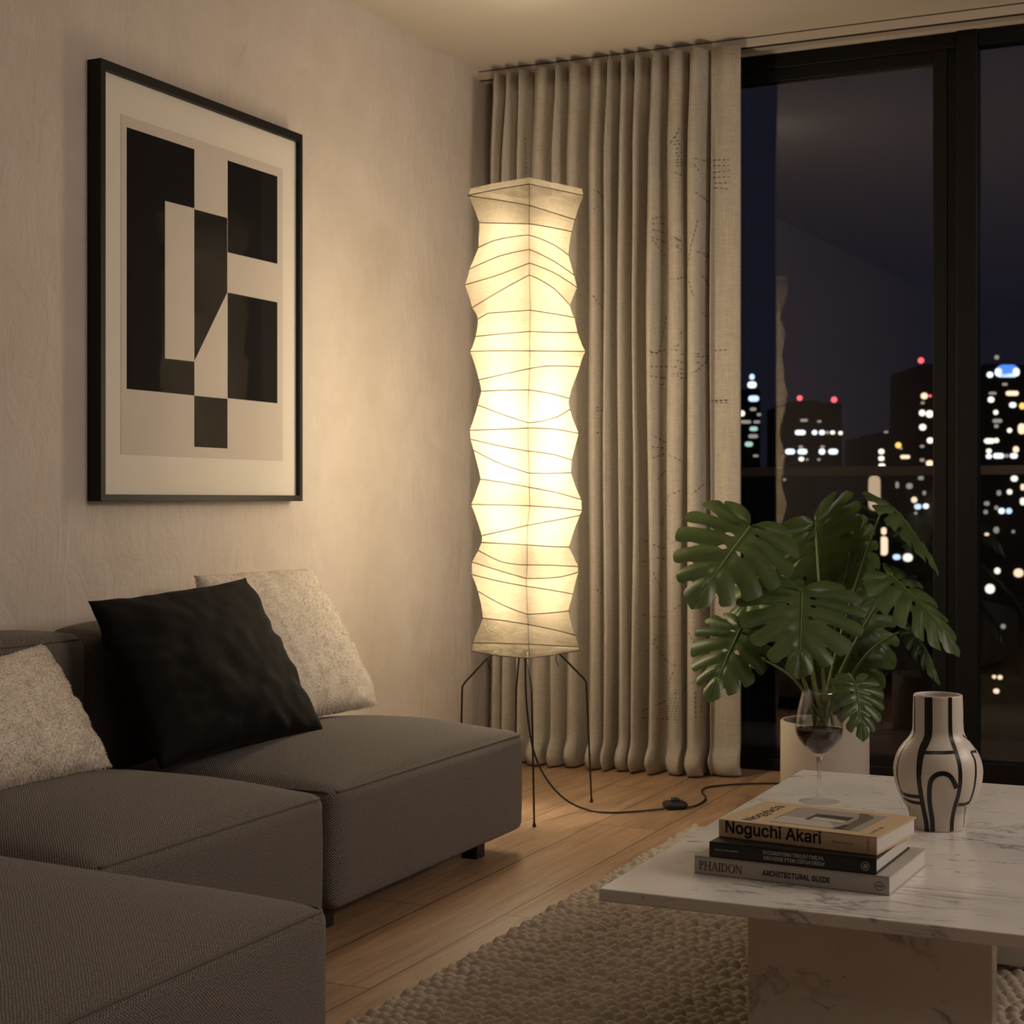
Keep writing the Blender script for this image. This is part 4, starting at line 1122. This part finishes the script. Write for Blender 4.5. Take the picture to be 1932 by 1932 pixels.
# ------------------------------------------------------------------ city beyond
GZ = -75.0
CITY = thing('city_block', 'low dark rooftops of the city far below the towers', 'city', at_d(1700, 945, 300))
CITY['kind'] = 'structure'
link('street_ground', MB().box((-1500, 60, GZ-1), (1500, 2500, GZ)).mesh(), M['bldg'], CITY)
LIT = dict(w=emit('lit_white', (1, .93, .78), 1.5), p=emit('lit_peach', (1, .72, .48), 1.5), b=emit('lit_blue', (.55, .72, 1), 1.6), o=emit('lit_orange', (1, .58, .14), 1.6),
           r=emit('beacon_red', (1, .13, .16), 1.6), g=emit('lit_teal', (.45, .75, .66), 1.0), f=emit('lit_facade', (1, .70, .44), .62), d=emit('lit_dim', (1, .9, .78), .35), s=emit('lit_sign', (.10, .30, 1), 1.1), c=emit('lit_cool', (.85, .93, 1), 1.6))
LM = {}
def lit_mesh(w, h):
    """lit window: a rounded pane set in the facade"""
    k = (round(w, 2), round(h, 2))
    if k not in LM:
        r = min(w, h)*.48; pts = []
        for cx, cz, a0 in ((w/2-r, h/2-r, 0), (-w/2+r, h/2-r, 90), (-w/2+r, -h/2+r, 180), (w/2-r, -h/2+r, 270)):
            for a in (0, 30, 60, 90): pts.append((cx+r*math.cos(math.radians(a0+a)), 0, cz+r*math.sin(math.radians(a0+a))))
        LM[k] = MB().poly(pts, (0, .3, 0)).mesh()
    return LM[k]
def tower(name, label, cat, x0, x1, ytop, dist, lights, mat='bldg', deep=25, roof=None, group='towers of the night skyline'):
    a, b_ = at_d(x0, ytop, dist), at_d(x1, ytop, dist); c = (a+b_)/2; w = (b_-a).length; top = a.z
    root = bpy.data.objects.new(name, None); COL.objects.link(root); root.location = (c.x, c.y, GZ); tag(root, label, cat, group)
    R_ = Matrix.Translation(Q((c.x, c.y, 0))) @ Matrix.Rotation(A, 4, 'Z')
    b = MB().box((-w/2, 0, GZ), (w/2, deep, top), 0, R_)
    b.box((-w*.3, deep*.2, top), (w*.2, deep*.7, top+w*.07), 0, R_)
    link('facade', b.mesh(), M[mat], root)
    for (px, py, wpx, hpx, k) in lights:
        p = at_d(px, py, dist-.12); s = dist/FPX
        me = lit_mesh(wpx*s, hpx*s)
        nm = 'beacon' if k in 'r' else ('sign' if k == 's' else 'lit_window_or_facade')
        me2 = me.copy(); o = link(nm, me2, LIT[k]); o.rotation_euler = (0, 0, A)
        o.location = p; o.parent = root; o.matrix_parent_inverse = Matrix.Translation(root.location).inverted()
    return root
tower('skyscraper', 'slim tower with pale blue lit top just right of the curtain edge', 'building', 1396, 1434, 735, 360,
      [(1419, 711, 9, 11, 'b'), (1419, 726, 17, 12, 'c'), (1422, 752, 20, 11, 'b'), (1421, 772, 12, 6, 'd'), (1400, 780, 11, 11, 'w'), (1432, 782, 8, 5, 'd'), (1404, 796, 26, 6, 'd'), (1428, 796, 12, 5, 'd'), (1422, 809, 15, 8, 'g'), (1421, 823, 18, 7, 'd'), (1413, 838, 15, 9, 'g'), (1404, 903, 13, 5, 'd'), (1426, 860, 10, 4, 'd')], roof=1)
tower('skyscraper', 'broad dark block with two red rooftop beacons and rows of white windows', 'building', 1487, 1588, 760, 300,
      [(1509, 751, 10, 10, 'r'), (1574, 754, 11, 11, 'r'), (1510, 816, 20, 9, 'c'), (1537, 816, 10, 9, 'c'), (1551, 816, 11, 9, 'c'), (1561, 816, 7, 6, 'd'), (1571, 816, 9, 7, 'w'), (1586, 817, 8, 7, 'w'), (1517, 793, 14, 5, 'd'), (1546, 795, 8, 4, 'd'), (1491, 852, 18, 10, 'c'), (1514, 852, 18, 10, 'c'), (1551, 852, 12, 11, 'c'), (1572, 852, 18, 10, 'c'), (1511, 843, 8, 5, 'd'), (1552, 843, 8, 5, 'd'), (1512, 866, 10, 8, 'w'), (1523, 867, 5, 4, 'd'), (1545, 867, 6, 5, 'd'), (1511, 903, 11, 6, 'd'), (1576, 902, 12, 6, 'd'), (1535, 903, 6, 5, 'd'), (1527, 956, 10, 6, 'b')])
tower('skyscraper', 'small dark building with one orange rooftop lamp beside the window frame', 'building', 1655, 1728, 819, 260,
      [(1663, 852, 11, 10, 'w'), (1663, 865, 11, 9, 'w'), (1664, 878, 12, 7, 'w'), (1695, 840, 11, 11, 'o'), (1708, 862, 18, 7, 'p'), (1672, 815, 7, 4, 'd'), (1700, 846, 5, 4, 'd')])
tower('skyscraper', 'tall dark tower partly hidden by the window mullion with one red beacon', 'building', 1733, 1835, 690, 330,
      [(1738, 680, 11, 11, 'r'), (1744, 747, 13, 12, 'p'), (1741, 760, 7, 5, 'd'), (1740, 779, 12, 12, 'w'), (1754, 781, 14, 14, 'w'), (1741, 806, 13, 12, 'w'), (1755, 831, 12, 11, 'w'), (1740, 842, 8, 5, 'd'), (1740, 868, 9, 6, 'd'), (1754, 874, 13, 11, 'p'), (1755, 747, 5, 5, 'r')])
tower('skyscraper', 'tall tower topped by a glowing blue sign behind the right pane', 'building', 1858, 1945, 688, 280,
      [(1901, 699, 40, 22, 's'), (1884, 702, 13, 16, 'c'), (1917, 702, 13, 16, 'c'), (1900, 708, 36, 7, 'b'), (1868, 707, 12, 11, 'c'), (1881, 674, 8, 8, 'd'), (1910, 742, 24, 9, 'p'), (1873, 742, 14, 5, 'd'), (1870, 754, 12, 11, 'w'), (1911, 764, 13, 10, 'c'), (1929, 766, 11, 12, 'o'), (1879, 778, 9, 9, 'w'), (1882, 794, 18, 7, 'd'), (1880, 804, 8, 7, 'd'), (1905, 812, 9, 9, 'w'), (1928, 809, 14, 20, 'p'), (1867, 832, 19, 10, 'w'), (1880, 831, 10, 9, 'w'), (1866, 851, 10, 9, 'w'), (1866, 861, 11, 9, 'c'), (1884, 860, 20, 10, 'c'), (1899, 860, 10, 6, 'd'), (1913, 860, 14, 10, 'c'), (1917, 848, 11, 12, 'p'), (1896, 725, 10, 5, 'd')])
tower('office_building', 'low block with two wide white windows left of the lit stone facade', 'building', 1592, 1637, 893, 190,
      [(1620, 901, 19, 8, 'c'), (1620, 934, 19, 11, 'c'), (1575+20, 960, 8, 5, 'd'), (1610, 965, 8, 5, 'd')], group='low buildings under the skyline')
tower('stone_building', 'narrow beige stone facade lit warm between the low office blocks', 'building', 1638, 1662, 893, 150,
      [(1650, 930, 22, 66, 'f')], 'bldg_warm', group='low buildings under the skyline')  # light on the stone put in as one glowing panel
tower('office_building', 'low dark block with scattered lights below the handrail left of the mullion', 'building', 1664, 1762, 905, 205,
      [(1738, 902, 10, 7, 'd'), (1716, 917, 12, 11, 'd'), (1693, 915, 6, 12, 'd'), (1725, 943, 11, 11, 'p'), (1732, 956, 13, 10, 'b'), (1747, 955, 11, 10, 'c'), (1680, 986, 12, 9, 'g'), (1660+8, 1002, 9, 14, 'p'), (1692, 1051, 14, 10, 'b'), (1713, 1052, 18, 15, 'w'), (1668, 1030, 14, 36, 'p'), (1728, 968, 6, 5, 'd'), (1744, 930, 6, 8, 'd'), (1705, 1010, 6, 5, 'd'), (1735, 1040, 6, 5, 'd')], group='low buildings under the skyline')
tower('office_building', 'low dark block with scattered lights below the handrail in the right pane', 'building', 1850, 1990, 898, 220,
      [(1914, 903, 13, 11, 'w'), (1905, 928, 10, 10, 'w'), (1930, 919, 8, 12, 'p'), (1890, 964, 12, 11, 'c'), (1904, 964, 11, 11, 'b'), (1930, 946, 10, 14, 'w'), (1880, 958, 7, 8, 'd'), (1862, 950, 10, 8, 'd'), (1860, 966, 8, 8, 'd'), (1880, 1000, 10, 12, 'd'), (1912, 1003, 6, 6, 'd'), (1862, 1008, 8, 5, 'p'), (1882, 1077, 11, 12, 'w'), (1922, 1081, 18, 16, 'p'), (1868, 1111, 18, 18, 'w'), (1893, 1182, 9, 9, 'd'), (1887, 1278, 9, 8, 'p'), (1876, 1277, 7, 7, 'p'), (1880, 1304, 11, 9, 'p'), (1885, 930, 8, 10, 'd')], group='low buildings under the skyline')
tower('office_building', 'low unlit block behind the plant leaves left of the broad block', 'building', 1400, 1585, 893, 240,
      [(1545, 920, 6, 4, 'd'), (1480, 905, 6, 4, 'd'), (1560, 985, 8, 6, 'd')], group='low buildings under the skyline')

# ------------------------------------------------------------------ lights and sky
wd = bpy.data.worlds.new('night_sky'); S.world = wd; wd.use_nodes = True
bg = wd.node_tree.nodes['Background']; bg.inputs[0].default_value = (.40, .42, .80, 1); bg.inputs[1].default_value = .018
# added fill from unseen area lights: one high at right, one overhead
for (pos, aim, sz, pw) in (((4.7, 3.75, H-.05), (.6, 2.9, .5), 1.8, 92), ((2.5, 1.3, H-.01), (2.5, 1.31, 0), 1.3, 6)):
    ld = bpy.data.lights.new('fill_light', 'AREA'); ld.shape = 'SQUARE'; ld.size = sz; ld.energy = pw; ld.color = (1, .86, .74)
    lo = bpy.data.objects.new('fill_light', ld); COL.objects.link(lo); lo.location = pos
    lo.rotation_euler = (Q(aim)-Q(pos)).to_track_quat('-Z', 'Y').to_euler()

S.view_settings.view_transform = 'Standard'; S.view_settings.look = 'None'; S.view_settings.gamma = 1; S.view_settings.exposure = 0.0
S.view_settings.use_curve_mapping = False
S.cycles.use_denoising = True
S.cycles.max_bounces = 8; S.cycles.diffuse_bounces = 4; S.cycles.transparent_max_bounces = 14
S.cycles.use_adaptive_sampling = True; S.cycles.adaptive_threshold = .015
S.cycles.sample_clamp_indirect = 6
